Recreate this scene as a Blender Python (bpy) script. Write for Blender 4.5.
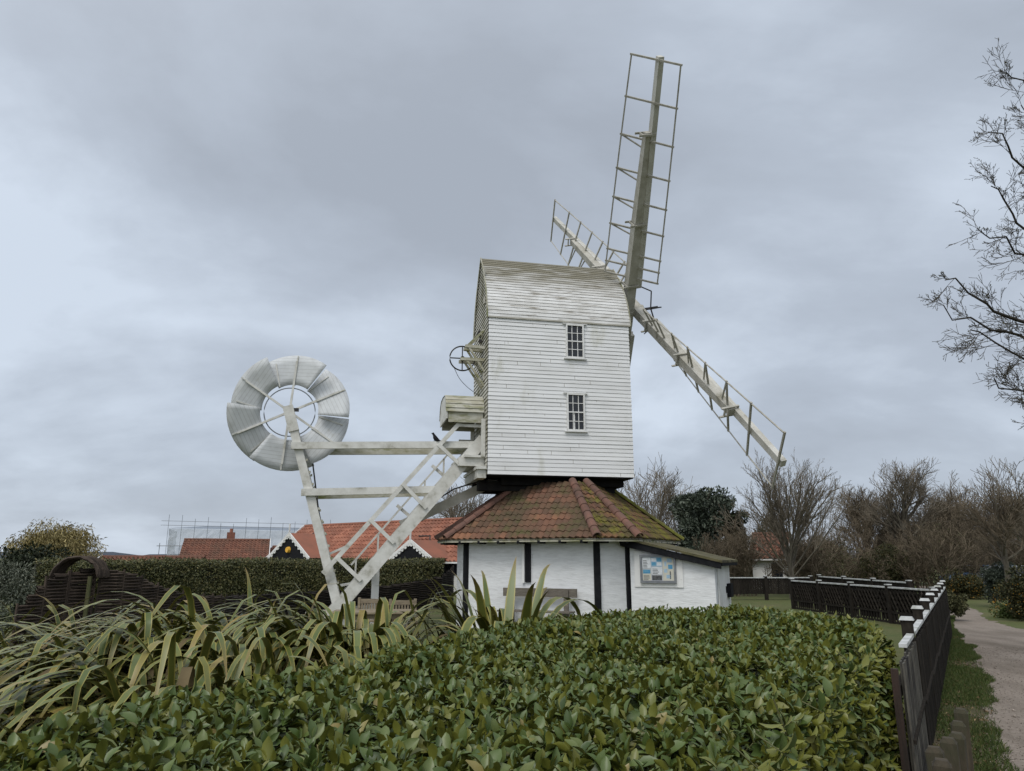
import bpy, bmesh, math, random
import numpy as np
from mathutils import Vector, Matrix
for o in list(bpy.data.objects): bpy.data.objects.remove(o)
S = bpy.context.scene
COL = S.collection
R = math.radians
random.seed(7)
RNG = np.random.default_rng(11)

# ------------------------------------------------------------------ camera
CAM_H, PITCH, F = 1.85, R(13.4), 720.0
cd = bpy.data.cameras.new('camera'); cd.sensor_width = 36; cd.lens = F / 1024 * 36
cd.clip_start = 0.05; cd.clip_end = 6000
co = bpy.data.objects.new('camera', cd); COL.objects.link(co)
co.location = (0, 0, CAM_H); co.rotation_euler = (R(90) + PITCH, 0, 0)
S.camera = co

# ------------------------------------------------------------------ sky, sun, exposure
SUN_EL, SUN_AZ = R(55), R(205)          # azimuth measured clockwise from +Y: high, behind the camera and a little left
w = bpy.data.worlds.new('World'); S.world = w; w.use_nodes = True
nt = w.node_tree; nt.nodes.clear()
def N(t, **k):
    n = nt.nodes.new(t)
    for a, b in k.items():
        if hasattr(n, a): setattr(n, a, b)
        else: n.inputs[a.replace('_', ' ')].default_value = b
    return n
def L(a, b): nt.links.new(a, b)
out = N('ShaderNodeOutputWorld'); bg = N('ShaderNodeBackground'); bg.inputs['Strength'].default_value = 0.1
sky = N('ShaderNodeTexSky', sky_type='NISHITA', sun_disc=False, sun_elevation=SUN_EL, sun_rotation=SUN_AZ)
tc = N('ShaderNodeTexCoord'); sep = N('ShaderNodeSeparateXYZ'); L(tc.outputs['Generated'], sep.inputs[0])
def M(op, a, b=None, c=None, clamp=False):
    n = nt.nodes.new('ShaderNodeMath'); n.operation = op; n.use_clamp = clamp
    for i, v in enumerate((a, b, c)):
        if v is None: continue
        if isinstance(v, (int, float)): n.inputs[i].default_value = v
        else: L(v, n.inputs[i])
    return n.outputs[0]
zz = M('ADD', M('MAXIMUM', sep.outputs['Z'], 0.0), 0.42)
cmb = N('ShaderNodeCombineXYZ'); L(M('DIVIDE', sep.outputs['X'], zz), cmb.inputs[0]); L(M('DIVIDE', sep.outputs['Y'], zz), cmb.inputs[1])
mp = N('ShaderNodeMapping'); L(cmb.outputs[0], mp.inputs[0]); mp.inputs['Scale'].default_value = (1.25, 1.6, 1); mp.inputs['Location'].default_value = (3.1, 1.7, 0.4)
mp.inputs['Rotation'].default_value = (0, 0, R(-14))
n1 = N('ShaderNodeTexNoise'); n1.inputs['Scale'].default_value = 0.85; n1.inputs['Detail'].default_value = 8; n1.inputs['Roughness'].default_value = 0.54; n1.inputs['Distortion'].default_value = 0.35
L(mp.outputs[0], n1.inputs['Vector'])
n2 = N('ShaderNodeTexNoise'); n2.inputs['Scale'].default_value = 2.6; n2.inputs['Detail'].default_value = 8; n2.inputs['Roughness'].default_value = 0.56; n2.inputs['Distortion'].default_value = 0.2
L(mp.outputs[0], n2.inputs['Vector'])
cl0 = M('ADD', M('MULTIPLY', n1.outputs['Fac'], 0.74), M('MULTIPLY', n2.outputs['Fac'], 0.26))
def lobe(d, p, g):
    q = nt.nodes.new('ShaderNodeVectorMath'); q.operation = 'DOT_PRODUCT'; L(tc.outputs['Generated'], q.inputs[0]); v_ = Vector(d).normalized(); q.inputs[1].default_value = v_
    return M('MULTIPLY', M('POWER', M('MAXIMUM', q.outputs['Value'], 0.0), p), g)
# thinner, brighter cloud low on the left and high up; thick dark cloud over the middle
cl = M('ADD', M('ADD', M('ADD', cl0, lobe((-.62, 1, .36), 16, .095)), lobe((-.13, 1, .62), 22, -.085)), lobe((.55, 1, .42), 16, .05))
ramp = N('ShaderNodeValToRGB'); L(cl, ramp.inputs[0])
e = ramp.color_ramp.elements
e[0].position = 0.38; e[0].color = (0.325, 0.362, 0.420, 1)
e[1].position = 0.63; e[1].color = (0.535, 0.60, 0.69, 1)
m_ = ramp.color_ramp.elements.new(0.50); m_.color = (0.392, 0.440, 0.512, 1)
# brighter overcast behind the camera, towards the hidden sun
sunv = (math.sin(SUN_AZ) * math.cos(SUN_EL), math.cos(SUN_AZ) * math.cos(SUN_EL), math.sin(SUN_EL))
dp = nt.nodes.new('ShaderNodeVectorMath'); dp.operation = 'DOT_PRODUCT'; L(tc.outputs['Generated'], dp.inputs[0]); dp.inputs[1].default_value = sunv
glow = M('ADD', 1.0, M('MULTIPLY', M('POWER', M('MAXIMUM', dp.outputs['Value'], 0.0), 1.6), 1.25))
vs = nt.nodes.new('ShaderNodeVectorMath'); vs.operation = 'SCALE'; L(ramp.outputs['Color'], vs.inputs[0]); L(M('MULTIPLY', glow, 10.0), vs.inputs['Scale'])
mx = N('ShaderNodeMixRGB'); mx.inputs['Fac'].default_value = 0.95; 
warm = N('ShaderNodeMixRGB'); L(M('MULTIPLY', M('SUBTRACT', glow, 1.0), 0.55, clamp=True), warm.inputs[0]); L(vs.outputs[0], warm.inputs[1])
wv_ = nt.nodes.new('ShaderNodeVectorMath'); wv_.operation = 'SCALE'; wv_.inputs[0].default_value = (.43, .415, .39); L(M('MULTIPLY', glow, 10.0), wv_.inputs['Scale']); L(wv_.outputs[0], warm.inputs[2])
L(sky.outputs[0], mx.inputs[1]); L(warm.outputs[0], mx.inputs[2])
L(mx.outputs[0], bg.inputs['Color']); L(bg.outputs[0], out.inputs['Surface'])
sd = bpy.data.lights.new('sun', 'SUN'); sd.energy = 1.25; sd.angle = R(24); sd.color = (1, 0.97, 0.92)
so = bpy.data.objects.new('sun', sd); COL.objects.link(so)
so.rotation_euler = Vector((-sunv[0], -sunv[1], -sunv[2])).to_track_quat('-Z', 'Y').to_euler()
vw = S.view_settings; vw.view_transform = 'Standard'; vw.look = 'None'; vw.exposure = 0.3; vw.gamma = 1.0; vw.use_curve_mapping = False

# ------------------------------------------------------------------ helpers
def at(px, py, Y=None, Z=None):
    a = (px - 512) / F; b = (385.5 - py) / F
    v = np.array([a, math.cos(PITCH) - b * math.sin(PITCH), math.sin(PITCH) + b * math.cos(PITCH)])
    t = Y / v[1] if Y is not None else (Z - CAM_H) / v[2]
    return v * t + np.array([0, 0, CAM_H])

class MB:
    def __init__(s): s.v = []; s.f = []; s.m = []; s.uv = None
    def add(s, vs, fs, mi=0):
        b = len(s.v); s.v.extend([tuple(map(float, q)) for q in vs])
        for f in fs: s.f.append(tuple(b + i for i in f)); s.m.append(mi)
        return b
    def box(s, a, b, mi=0, inset_top=0):
        (x0, y0, z0), (x1, y1, z1) = a, b; i = inset_top
        s.add([(x0, y0, z0), (x1, y0, z0), (x1, y1, z0), (x0, y1, z0), (x0 + i, y0 + i, z1), (x1 - i, y0 + i, z1), (x1 - i, y1 - i, z1), (x0 + i, y1 - i, z1)],
              [(0, 3, 2, 1), (4, 5, 6, 7), (0, 1, 5, 4), (1, 2, 6, 5), (2, 3, 7, 6), (3, 0, 4, 7)], mi)
    def bar(s, a, b, w, h, up=(0, 0, 1), mi=0, w2=None, h2=None):
        a = np.array(a, float); b = np.array(b, float); d = b - a; d /= np.linalg.norm(d)
        u = np.array(up, float); sd_ = np.cross(d, u)
        if np.linalg.norm(sd_) < 1e-5: sd_ = np.cross(d, (1, 0, 0))
        sd_ /= np.linalg.norm(sd_); u = np.cross(sd_, d)
        vs = []
        for p, ww, hh in ((a, w, h), (b, w2 or w, h2 or h)):
            for i, j in ((-1, -1), (1, -1), (1, 1), (-1, 1)): vs.append(p + sd_ * ww / 2 * i + u * hh / 2 * j)
        s.add(vs, [(3, 2, 1, 0), (4, 5, 6, 7), (0, 1, 5, 4), (1, 2, 6, 5), (2, 3, 7, 6), (3, 0, 4, 7)], mi)
    def tube(s, pts, rad, n=5, mi=0, cap=False, closed=False):
        pts = np.array(pts, float); k = len(pts)
        rad = np.full(k, rad) if np.isscalar(rad) else np.array(rad)
        t = np.gradient(pts, axis=0)
        if closed: t = np.roll(pts, -1, 0) - np.roll(pts, 1, 0)
        t /= np.linalg.norm(t, axis=1)[:, None] + 1e-9
        ref = np.array([0, 0, 1.0]) if abs(t[:, 2]).mean() < 0.8 else np.array([1.0, 0, 0])
        a = np.cross(t, ref); a /= np.linalg.norm(a, axis=1)[:, None] + 1e-9; c = np.cross(t, a)
        th = np.arange(n) * 2 * math.pi / n
        V = pts[:, None] + rad[:, None, None] * (np.cos(th)[None, :, None] * a[:, None] + np.sin(th)[None, :, None] * c[:, None])
        fs = []
        for i in range(k if closed else k - 1):
            j = (i + 1) % k
            for q in range(n): fs.append((i * n + q, i * n + (q + 1) % n, j * n + (q + 1) % n, j * n + q))
        if cap: fs += [tuple(range(n))[::-1], tuple((k - 1) * n + q for q in range(n))]
        s.add(V.reshape(-1, 3), fs, mi)
    def prism(s, poly, vec, mi=0):
        n = len(poly); p = [np.array(q, float) for q in poly]; vec = np.array(vec, float)
        s.add(p + [q + vec for q in p], [tuple(range(n))[::-1], tuple(range(n, 2 * n))] + [(i, (i + 1) % n, n + (i + 1) % n, n + i) for i in range(n)], mi)
    def build(s, name, mats, parent=None, smooth=False, fixn=False):
        me = bpy.data.meshes.new(name); me.from_pydata(s.v, [], s.f)
        mats = mats if isinstance(mats, (list, tuple)) else [mats]
        for m in mats: me.materials.append(m)
        if len(mats) > 1: me.polygons.foreach_set('material_index', np.array(s.m, dtype=np.int32))
        if smooth: me.polygons.foreach_set('use_smooth', np.ones(len(s.f), dtype=bool))
        if fixn:
            bm = bmesh.new(); bm.from_mesh(me); bmesh.ops.recalc_face_normals(bm, faces=bm.faces); bm.to_mesh(me); bm.free()
        me.update()
        o = bpy.data.objects.new(name, me); COL.objects.link(o)
        if parent is not None: o.parent = parent
        return o
def tag(o, label=None, cat=None, group=None, kind=None):
    for k, v in (('label', label), ('category', cat), ('group', group), ('kind', kind)):
        if v: o[k] = v
    return o
def thing(name, label, cat, loc=(0, 0, 0), rz=0, group=None):
    o = bpy.data.objects.new(name, None); COL.objects.link(o); o.location = loc; o.rotation_euler = (0, 0, rz); o.empty_display_size = .3
    return tag(o, label, cat, group)
def big_mesh(name, V, Fq, mat, parent=None, smooth=False, uv=None):
    """numpy arrays: V (n,3), Fq (m,4)"""
    me = bpy.data.meshes.new(name); n, m = len(V), len(Fq); k = Fq.shape[1]
    me.vertices.add(n); me.vertices.foreach_set('co', V.astype(np.float32).ravel())
    me.loops.add(m * k); me.loops.foreach_set('vertex_index', Fq.astype(np.int32).ravel())
    me.polygons.add(m); me.polygons.foreach_set('loop_start', np.arange(0, m * k, k, dtype=np.int32))
    if smooth: me.polygons.foreach_set('use_smooth', np.ones(m, dtype=bool))
    if uv is not None:
        l = me.uv_layers.new(name='UVMap'); l.data.foreach_set('uv', uv[Fq.ravel()].astype(np.float32).ravel())
    me.materials.append(mat); me.update(calc_edges=True)
    o = bpy.data.objects.new(name, me); COL.objects.link(o)
    if parent is not None: o.parent = parent
    return o

# ------------------------------------------------------------------ materials
def mat(name, c1, c2=None, scale=4.0, rough=0.7, stretch=(1, 1, 1), lo=0.35, hi=0.65, bump=0.0, bscale=None, c3=None, s3=1.0, t3=(0.55, 0.75), st3=None,
        island=0.0, spec=0.3, isl_cols=None, detail=5, metal=0.0, bdist=0.02):
    m = bpy.data.materials.new(name); m.use_nodes = True; t = m.node_tree; b = t.nodes['Principled BSDF']
    b.inputs['Roughness'].default_value = rough; b.inputs['Specular IOR Level'].default_value = spec; b.inputs['Metallic'].default_value = metal
    def nn(tp): return t.nodes.new(tp)
    tcx = nn('ShaderNodeTexCoord')
    def noise(sc, st, det=detail):
        mpp = nn('ShaderNodeMapping'); mpp.inputs['Scale'].default_value = st; t.links.new(tcx.outputs['Object'], mpp.inputs[0])
        z = nn('ShaderNodeTexNoise'); z.inputs['Scale'].default_value = sc; z.inputs['Detail'].default_value = det; z.inputs['Roughness'].default_value = .6
        t.links.new(mpp.outputs[0], z.inputs['Vector']); return z.outputs['Fac']
    def rampf(src, a, c, ca=(0, 0, 0, 1), cb=(1, 1, 1, 1)):
        r = nn('ShaderNodeValToRGB'); r.color_ramp.elements[0].position = a; r.color_ramp.elements[1].position = c
        r.color_ramp.elements[0].color = ca; r.color_ramp.elements[1].color = cb; t.links.new(src, r.inputs[0]); return r
    col = None
    if isl_cols:
        g = nn('ShaderNodeNewGeometry'); r = nn('ShaderNodeValToRGB'); t.links.new(g.outputs['Random Per Island'], r.inputs[0])
        el = r.color_ramp.elements
        for i, (p, c) in enumerate(isl_cols):
            q = el[i] if i < 2 else el.new(p)
            q.position = p; q.color = (*c, 1)
        col = r.outputs['Color']
        if c2 is not None:
            mxx = nn('ShaderNodeMixRGB'); t.links.new(rampf(noise(scale, stretch), lo, hi).outputs[0], mxx.inputs[0]); t.links.new(col, mxx.inputs[1]); mxx.inputs[2].default_value = (*c2, 1); col = mxx.outputs[0]
    elif c2 is not None:
        col = rampf(noise(scale, stretch), lo, hi, (*c1, 1), (*c2, 1)).outputs['Color']
    if c3 is not None:
        mxx = nn('ShaderNodeMixRGB'); t.links.new(rampf(noise(s3, st3 or (1, 1, 1)), *t3).outputs[0], mxx.inputs[0])
        if col is not None: t.links.new(col, mxx.inputs[1])
        else: mxx.inputs[1].default_value = (*c1, 1)
        mxx.inputs[2].default_value = (*c3, 1); col = mxx.outputs[0]
    if island:
        g = nn('ShaderNodeNewGeometry'); h = nn('ShaderNodeHueSaturation'); mr = nn('ShaderNodeMapRange'); t.links.new(g.outputs['Random Per Island'], mr.inputs[0])
        mr.inputs[3].default_value = 1 - island; mr.inputs[4].default_value = 1 + island; t.links.new(mr.outputs[0], h.inputs['Value'])
        if col is not None: t.links.new(col, h.inputs['Color'])
        else: h.inputs['Color'].default_value = (*c1, 1)
        col = h.outputs[0]
    if col is not None: t.links.new(col, b.inputs['Base Color'])
    else: b.inputs['Base Color'].default_value = (*c1, 1)
    if bump:
        bb = nn('ShaderNodeBump'); bb.inputs['Strength'].default_value = bump; bb.inputs['Distance'].default_value = bdist
        t.links.new(noise(bscale or scale * 3, stretch), bb.inputs['Height']); t.links.new(bb.outputs[0], b.inputs['Normal'])
    return m

WHITE = mat('weathered_white_paint', (.70, .70, .69), (.56, .55, .52), 2.2, .6, (1, 1, .5), .45, .75, .15, 30, c3=(.34, .32, .26), s3=5, t3=(.62, .85), st3=(.35, 3, 3), island=.05)
WALLBOARD = mat('white_painted_boards', (.74, .745, .75), (.62, .62, .61), 1.4, .55, (.5, .5, 1.6), .45, .8, .12, 30, c3=(.40, .39, .28), s3=1.3, t3=(.56, .85), st3=(1, 1, .45), island=.035)
LAPDIRT = mat('board_lap_dirt', (.15, .125, .095), (.34, .31, .26), 3, .9)
TAILBOARD = mat('grimy_white_boards', (.56, .55, .50), (.40, .38, .31), 1.6, .7, (1, 1, 1.4), .4, .7, .15, 30, c3=(.18, .17, .085), s3=1.5, t3=(.46, .70), st3=(1, 1, .7))
TIMBER = mat('weathered_white_timber', (.62, .615, .58), (.44, .43, .385), 3.0, .7, (1, 1, 1), .4, .7, .2, 25, c3=(.22, .21, .15), s3=3, t3=(.58, .8), island=.06)
MOSSTIMBER = mat('mossy_white_timber', (.50, .49, .43), (.30, .28, .19), 3.5, .8, (.5, 1, 1), .35, .65, .2, 25, c3=(.15, .16, .05), s3=2.5, t3=(.5, .68), st3=(.7, 1, 2))
SAILWOOD = mat('grey_sail_timber', (.47, .455, .41), (.33, .315, .265), 2.4, .8, (1, 1, 1), .35, .65, .2, 25, c3=(.15, .14, .095), s3=1.6, t3=(.58, .78))
BARWOOD = mat('grey_sail_bar_timber', (.42, .405, .36), (.29, .275, .23), 5, .8)
DARKTIMBER = mat('tarred_timber', (.010, .010, .011), (.02, .018, .017), 6, .85, spec=.1)
BLACK = mat('black_paint', (.008, .009, .011), (.016, .016, .018), 8, .75, spec=.12)
IRON = mat('dark_iron', (.03, .03, .032), (.05, .045, .04), 12, .5, metal=.4)
GREYMETAL = mat('dull_grey_metal', (.18, .19, .21), (.25, .26, .27), 8, .45, metal=.5)
GLASS = mat('dark_window_glass', (.006, .007, .010), (.016, .018, .022), 3, .12, spec=.45)
BRICKWHITE = mat('whitewashed_brick', (.72, .73, .74), (.58, .585, .59), 3, .75, (1, 1, 5), .42, .75, .6, 7, c3=(.46, .455, .42), s3=1.8, t3=(.68, .95), st3=(1.6, 1.6, .4), bdist=.015)
WOODGREY = mat('grey_bench_wood', (.17, .15, .125), (.10, .088, .072), 6, .8, (1, 6, 6), .35, .65, .25, 20)
TEAK = mat('weathered_teak', (.25, .205, .14), (.16, .13, .09), 6, .75, (1, 5, 5), .35, .65, .25, 20, island=.1)
WATTLE = mat('woven_willow', (.034, .025, .019), (.060, .044, .033), 5, .85, island=.5)
WATTLEFAR = mat('woven_willow_dark', (.016, .012, .010), (.03, .023, .018), 5, .85, island=.45)
TILERED = mat('old_pantile', (.2, .09, .06), (.085, .064, .038), 1.1, .85, (1, 1, 1), .36, .62, .25, 14, c3=(.090, .085, .030), s3=2.2, t3=(.54, .74), isl_cols=[(0, (.115, .064, .044)), (1, (.26, .125, .070)), (.35, (.150, .078, .052)), (.8, (.185, .092, .058))])
TILEMOSS = mat('mossy_pantile', (.2, .09, .06), (.070, .060, .024), 1.4, .9, (1, 1, 1), .40, .62, .3, 14, c3=(.135, .125, .022), s3=2.6, t3=(.47, .64), isl_cols=[(0, (.07, .045, .03)), (1, (.19, .095, .05)), (.5, (.11, .06, .042))])
TILEHIP = mat('hip_ridge_tile', (.17, .085, .062), (.10, .062, .05), 2.5, .85, (1, 1, 1), .35, .65, .2, 12, c3=(.085, .085, .03), s3=2.0, t3=(.58, .72), island=.15)
TILEHIPMOSS = mat('mossy_hip_ridge_tile', (.135, .14, .02), (.095, .085, .03), 2.5, .9, (1, 1, 1), .35, .65, .3, 12, island=.15)
TILENEW = mat('orange_pantile', (.4, .15, .08), (.18, .085, .058), .9, .8, (1, 1, 1), .38, .8, isl_cols=[(0, (.215, .085, .055)), (1, (.36, .155, .10)), (.5, (.295, .115, .072))])
TILEOLD = mat('brown_red_pantile', (.3, .11, .06), (.13, .075, .052), .7, .85, (1, 1, 1), .38, .7, isl_cols=[(0, (.16, .07, .048)), (1, (.25, .11, .07)), (.5, (.20, .088, .058))])
MOSSFELT = mat('mossy_felt', (.085, .080, .035), (.13, .115, .065), 4, .95, (1, 1, 1), .35, .65, .4, 14, c3=(.045, .040, .028), s3=3, t3=(.48, .68))
PAPERC = mat('cream_paper', (.55, .53, .44), (.45, .45, .40), 6, .6)
PAPERB = mat('pale_blue_paper', (.36, .48, .58), (.25, .38, .5), 14, .6)
INKB = mat('blue_print', (.05, .22, .40), (.12, .30, .42), 14, .6)
INKD = mat('dark_print', (.05, .055, .06), (.11, .11, .11), 18, .6)
PAPERW = mat('white_paper', (.62, .64, .66), (.5, .53, .56), 18, .6)
FENCEBLACK = mat('black_stained_fence', (.014, .012, .0105), (.030, .026, .021), 7, .9, (4, 4, 1), .35, .65, .2, 20, c3=(.042, .036, .028), s3=4, t3=(.58, .75), st3=(3, 3, .5), island=.3, spec=.08)
FENCECAP = mat('white_fence_cap', (.54, .55, .55), (.36, .37, .36), 6, .65, c3=(.20, .21, .15), s3=4, t3=(.5, .72))
FENCEOLD = mat('weathered_fence_slats', (.075, .070, .058), (.15, .14, .115), 3, .85, (5, 5, .7), .35, .65, .3, 18, c3=(.020, .018, .017), s3=2, t3=(.45, .65), island=.3)
POSTOLD = mat('pale_weathered_post', (.16, .15, .125), (.09, .085, .065), 4, .85, (4, 4, .6), .35, .65, .3, 18, c3=(.05, .055, .03), s3=3, t3=(.55, .72), island=.15)
WHIPWOOD = mat('pale_whip_timber', (.55, .54, .50), (.38, .365, .315), 2.0, .8, (1, 1, 1), .4, .7, .2, 25, c3=(.16, .15, .10), s3=1.8, t3=(.58, .78))
POSTRED = mat('reddish_brown_post', (.045, .028, .022), (.028, .022, .018), 5, .85, (4, 4, .6), .35, .65, .3, 18)
STUMP = mat('brown_timber_stump', (.075, .060, .040), (.038, .033, .024), 4, .9, (4, 4, .6), .35, .65, .4, 18, c3=(.035, .042, .018), s3=3, t3=(.5, .7), island=.15)
BARK = mat('grey_brown_bark', (.13, .115, .088), (.08, .07, .054), 8, .9, (1, 1, .4), .35, .65, .4, 16, c3=(.075, .085, .04), s3=1.5, t3=(.58, .75))
TWIG = mat('bare_twigs', (.18, .155, .118), (.12, .10, .075), 3, .9, island=.3)
TWIGBROWN = mat('brown_scrub_twigs', (.150, .120, .082), (.10, .080, .056), 1.0, .9, island=.35)
TWIGDARK = mat('dark_budding_twigs', (.042, .035, .028), (.065, .054, .036), 3, .9, island=.2)
BUD = mat('twig_buds', (.075, .07, .03), (.10, .10, .04), 3, .8, island=.3)

def leafmat(name, cols, rough=.45, spec=.4, trans=.15, c2=None, sc=1.0, lo=.5, hi=.7, back=None):
    m = mat(name, cols[0][1], c2, sc, rough, isl_cols=cols, spec=spec, lo=lo, hi=hi)
    if back:
        t = m.node_tree; b = t.nodes['Principled BSDF']; lk = b.inputs['Base Color'].links[0].from_socket; g = t.nodes.new('ShaderNodeNewGeometry'); mxx = t.nodes.new('ShaderNodeMixRGB')
        t.links.new(g.outputs['Backfacing'], mxx.inputs[0]); t.links.new(lk, mxx.inputs[1]); mxx.inputs[2].default_value = (*back, 1); t.links.new(mxx.outputs[0], b.inputs['Base Color'])
    return m
LAUREL = leafmat('laurel_leaf', [(0, (.034, .060, .012)), (1, (.22, .17, .06)), (.15, (.058, .092, .020)), (.5, (.080, .116, .030)), (.75, (.102, .132, .036)), (.90, (.130, .140, .032)), (.988, (.15, .15, .04))], .42, .42, back=(.140, .148, .024))
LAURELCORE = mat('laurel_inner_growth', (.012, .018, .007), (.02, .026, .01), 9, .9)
FLAX = leafmat('flax_leaf', [(0, (.045, .062, .012)), (1, (.22, .15, .036)), (.2, (.066, .092, .021)), (.55, (.098, .128, .034)), (.8, (.130, .152, .050)), (.93, (.18, .155, .04))], .42, .40, c2=(.16, .155, .035), sc=3.0, lo=.5, hi=.8, back=(.085, .095, .018))
FLAXDEAD = leafmat('dry_flax_leaf', [(0, (.07, .055, .025)), (1, (.19, .145, .08)), (.5, (.12, .092, .045))], .8, .2)
TRIMLEAF = leafmat('clipped_hedge_leaf', [(0, (.04, .046, .016)), (1, (.17, .145, .055)), (.4, (.07, .078, .026)), (.8, (.11, .108, .038))], .5, .4)
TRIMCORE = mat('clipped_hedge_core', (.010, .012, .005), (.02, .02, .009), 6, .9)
EVERDARK = leafmat('dark_evergreen_leaf', [(0, (.028, .040, .026)), (1, (.10, .118, .085)), (.5, (.058, .074, .052))], .5, .35)
CONIFERL = leafmat('dark_conifer_spray', [(0, (.010, .016, .007)), (1, (.032, .04, .016)), (.5, (.018, .026, .010))], .6, .3)
def flax_margins(m):
    t = m.node_tree; b = t.nodes['Principled BSDF']; lk = b.inputs['Base Color'].links[0].from_socket
    u = t.nodes.new('ShaderNodeUVMap'); sp = t.nodes.new('ShaderNodeSeparateXYZ'); t.links.new(u.outputs[0], sp.inputs[0])
    def m_(op, a, c):
        n = t.nodes.new('ShaderNodeMath'); n.operation = op; n.use_clamp = True
        for i, v in enumerate((a, c)):
            if isinstance(v, (int, float)): n.inputs[i].default_value = v
            else: t.links.new(v, n.inputs[i])
        return n.outputs[0]
    ab = t.nodes.new('ShaderNodeMath'); ab.operation = 'ABSOLUTE'; sb = t.nodes.new('ShaderNodeMath'); sb.operation = 'SUBTRACT'; t.links.new(sp.outputs['X'], sb.inputs[0]); sb.inputs[1].default_value = .5; t.links.new(sb.outputs[0], ab.inputs[0])
    edge = m_('MULTIPLY', m_('GREATER_THAN', ab.outputs[0], .36), .75)
    tip = m_('MULTIPLY', m_('SUBTRACT', sp.outputs['Y'], .80), 5.0)
    a1 = t.nodes.new('ShaderNodeMixRGB'); t.links.new(edge, a1.inputs[0]); t.links.new(lk, a1.inputs[1]); a1.inputs[2].default_value = (.27, .23, .055, 1)
    a2 = t.nodes.new('ShaderNodeMixRGB'); t.links.new(m_('MULTIPLY', tip, .8), a2.inputs[0]); t.links.new(a1.outputs[0], a2.inputs[1]); a2.inputs[2].default_value = (.20, .12, .045, 1); t.links.new(a2.outputs[0], b.inputs['Base Color'])
flax_margins(FLAX)
SILVERL = leafmat('silver_grey_leaf', [(0, (.085, .10, .07)), (1, (.20, .21, .16)), (.5, (.135, .15, .11))], .6, .3)
WILLOWL = leafmat('yellow_willow_twigs', [(0, (.26, .215, .09)), (1, (.44, .37, .18)), (.5, (.35, .29, .13))], .7, .3)
GORSEL = leafmat('gorse_spines', [(0, (.02, .024, .008)), (1, (.07, .06, .02)), (.5, (.035, .038, .012))], .7, .3)
GORSEF = leafmat('gorse_flower', [(0, (.24, .12, .02)), (1, (.42, .24, .03)), (.5, (.32, .17, .025))], .6, .3)
OLIVEL = leafmat('olive_scrub_leaf', [(0, (.035, .038, .016)), (1, (.10, .095, .04)), (.5, (.06, .062, .026))], .6, .3)
GRASSBL = leafmat('grass_blade', [(0, (.036, .060, .012)), (1, (.16, .13, .06)), (.5, (.060, .092, .020)), (.9, (.09, .11, .03))], .6, .3)
LAWN = mat('lawn_turf', (.066, .088, .024), (.10, .105, .038), 3, .95, (1, 1, 1), .35, .65, .5, 40, c3=(.12, .10, .05), s3=.5, t3=(.5, .8))
EARTH = mat('dark_soil', (.022, .017, .012), (.04, .032, .022), 5, .95, (1, 1, 1), .35, .65, .6, 30)
PATHM = mat('gravel_path', (.190, .158, .130), (.275, .236, .200), 22, .95, (1, 1, 1), .35, .65, .7, 60, c3=(.140, .116, .092), s3=.8, t3=(.45, .68), st3=(1.4, .5, 1))
HILLM = mat('hazy_distant_wood', (.045, .055, .07), (.065, .075, .095), .04, 1, (1, 1, 2), .35, .65)  # distance haze painted into the wood colour as blue-grey, no air volume

# ------------------------------------------------------------------ ground
gm = MB(); gm.add([(-3000, -200, 0), (3000, -200, 0), (3000, 5000, 0), (-3000, 5000, 0)], [(0, 1, 2, 3)])
tag(gm.build('ground', LAWN), kind='structure')
def wob(pts, amp, seed, step=.35):
    rg = np.random.default_rng(seed); P = np.array(pts, float); out_ = []
    for i in range(len(P) - 1):
        n = max(1, int(np.linalg.norm(P[i + 1] - P[i]) / step))
        for k in range(n): out_.append(P[i] + (P[i + 1] - P[i]) * k / n)
    out_.append(P[-1]); O = np.array(out_); ns = rg.normal(0, 1, O.shape)
    for _ in range(2): ns = (ns + np.roll(ns, 1, 0) + np.roll(ns, -1, 0)) / 2.2
    return O + ns * amp
def spline(P, n=8):
    P = np.array(P, float); o = []
    for i in range(len(P) - 1):
        p0 = P[max(i - 1, 0)]; p1 = P[i]; p2 = P[i + 1]; p3 = P[min(i + 2, len(P) - 1)]
        for k in range(n):
            t = k / n; o.append(.5 * ((2 * p1) + (-p0 + p2) * t + (2 * p0 - 5 * p1 + 4 * p2 - p3) * t * t + (-p0 + 3 * p1 - 3 * p2 + p3) * t ** 3))
    o.append(P[-1]); return np.array(o)
PL = [(.2, .5), (2.5, 4.4), (4.3, 7.0), (6.3, 10.3), (8.5, 14.1), (10.2, 17.4), (11.3, 19.6), (12.0, 21.3), (13.9, 24.4), (15.8, 28.0), (18.6, 34), (22.6, 41.6), (27, 49.6)]
PR = [(3.6, .5), (5.4, 4.4), (7.1, 7.0), (9.2, 10.3), (11.2, 14.1), (12.7, 17.4), (13.4, 19.6), (13.75, 21.2), (14.9, 23.8), (16.7, 27.2), (19.6, 33.4), (23.6, 41), (28, 49)]
pl_, pr_ = spline(PL, 24), spline(PR, 24)
rg = np.random.default_rng(3)
for arr in (pl_, pr_):
    nz = rg.normal(0, 1, len(arr)); nz = (nz + np.roll(nz, 1) + np.roll(nz, -1)) / 2; arr[:, 0] += nz * .07
pm = MB(); n = len(pl_)
pm.add([(p[0], p[1], .004) for p in pl_] + [(p[0], p[1], .004) for p in pr_], [(i, n + i, n + i + 1, i + 1) for i in range(n - 1)])
tag(pm.build('path', PATHM), kind='structure')
# bare earth under the planting
em = MB(); em.add([(-9, 2, .004), (-.2, 2, .004), (1.2, 9.8, .004), (-3.5, 12.3, .004), (-12, 12.3, .004)], [(0, 1, 2, 3, 4)])
tag(em.build('planting_bed_soil', EARTH), kind='structure')
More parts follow.
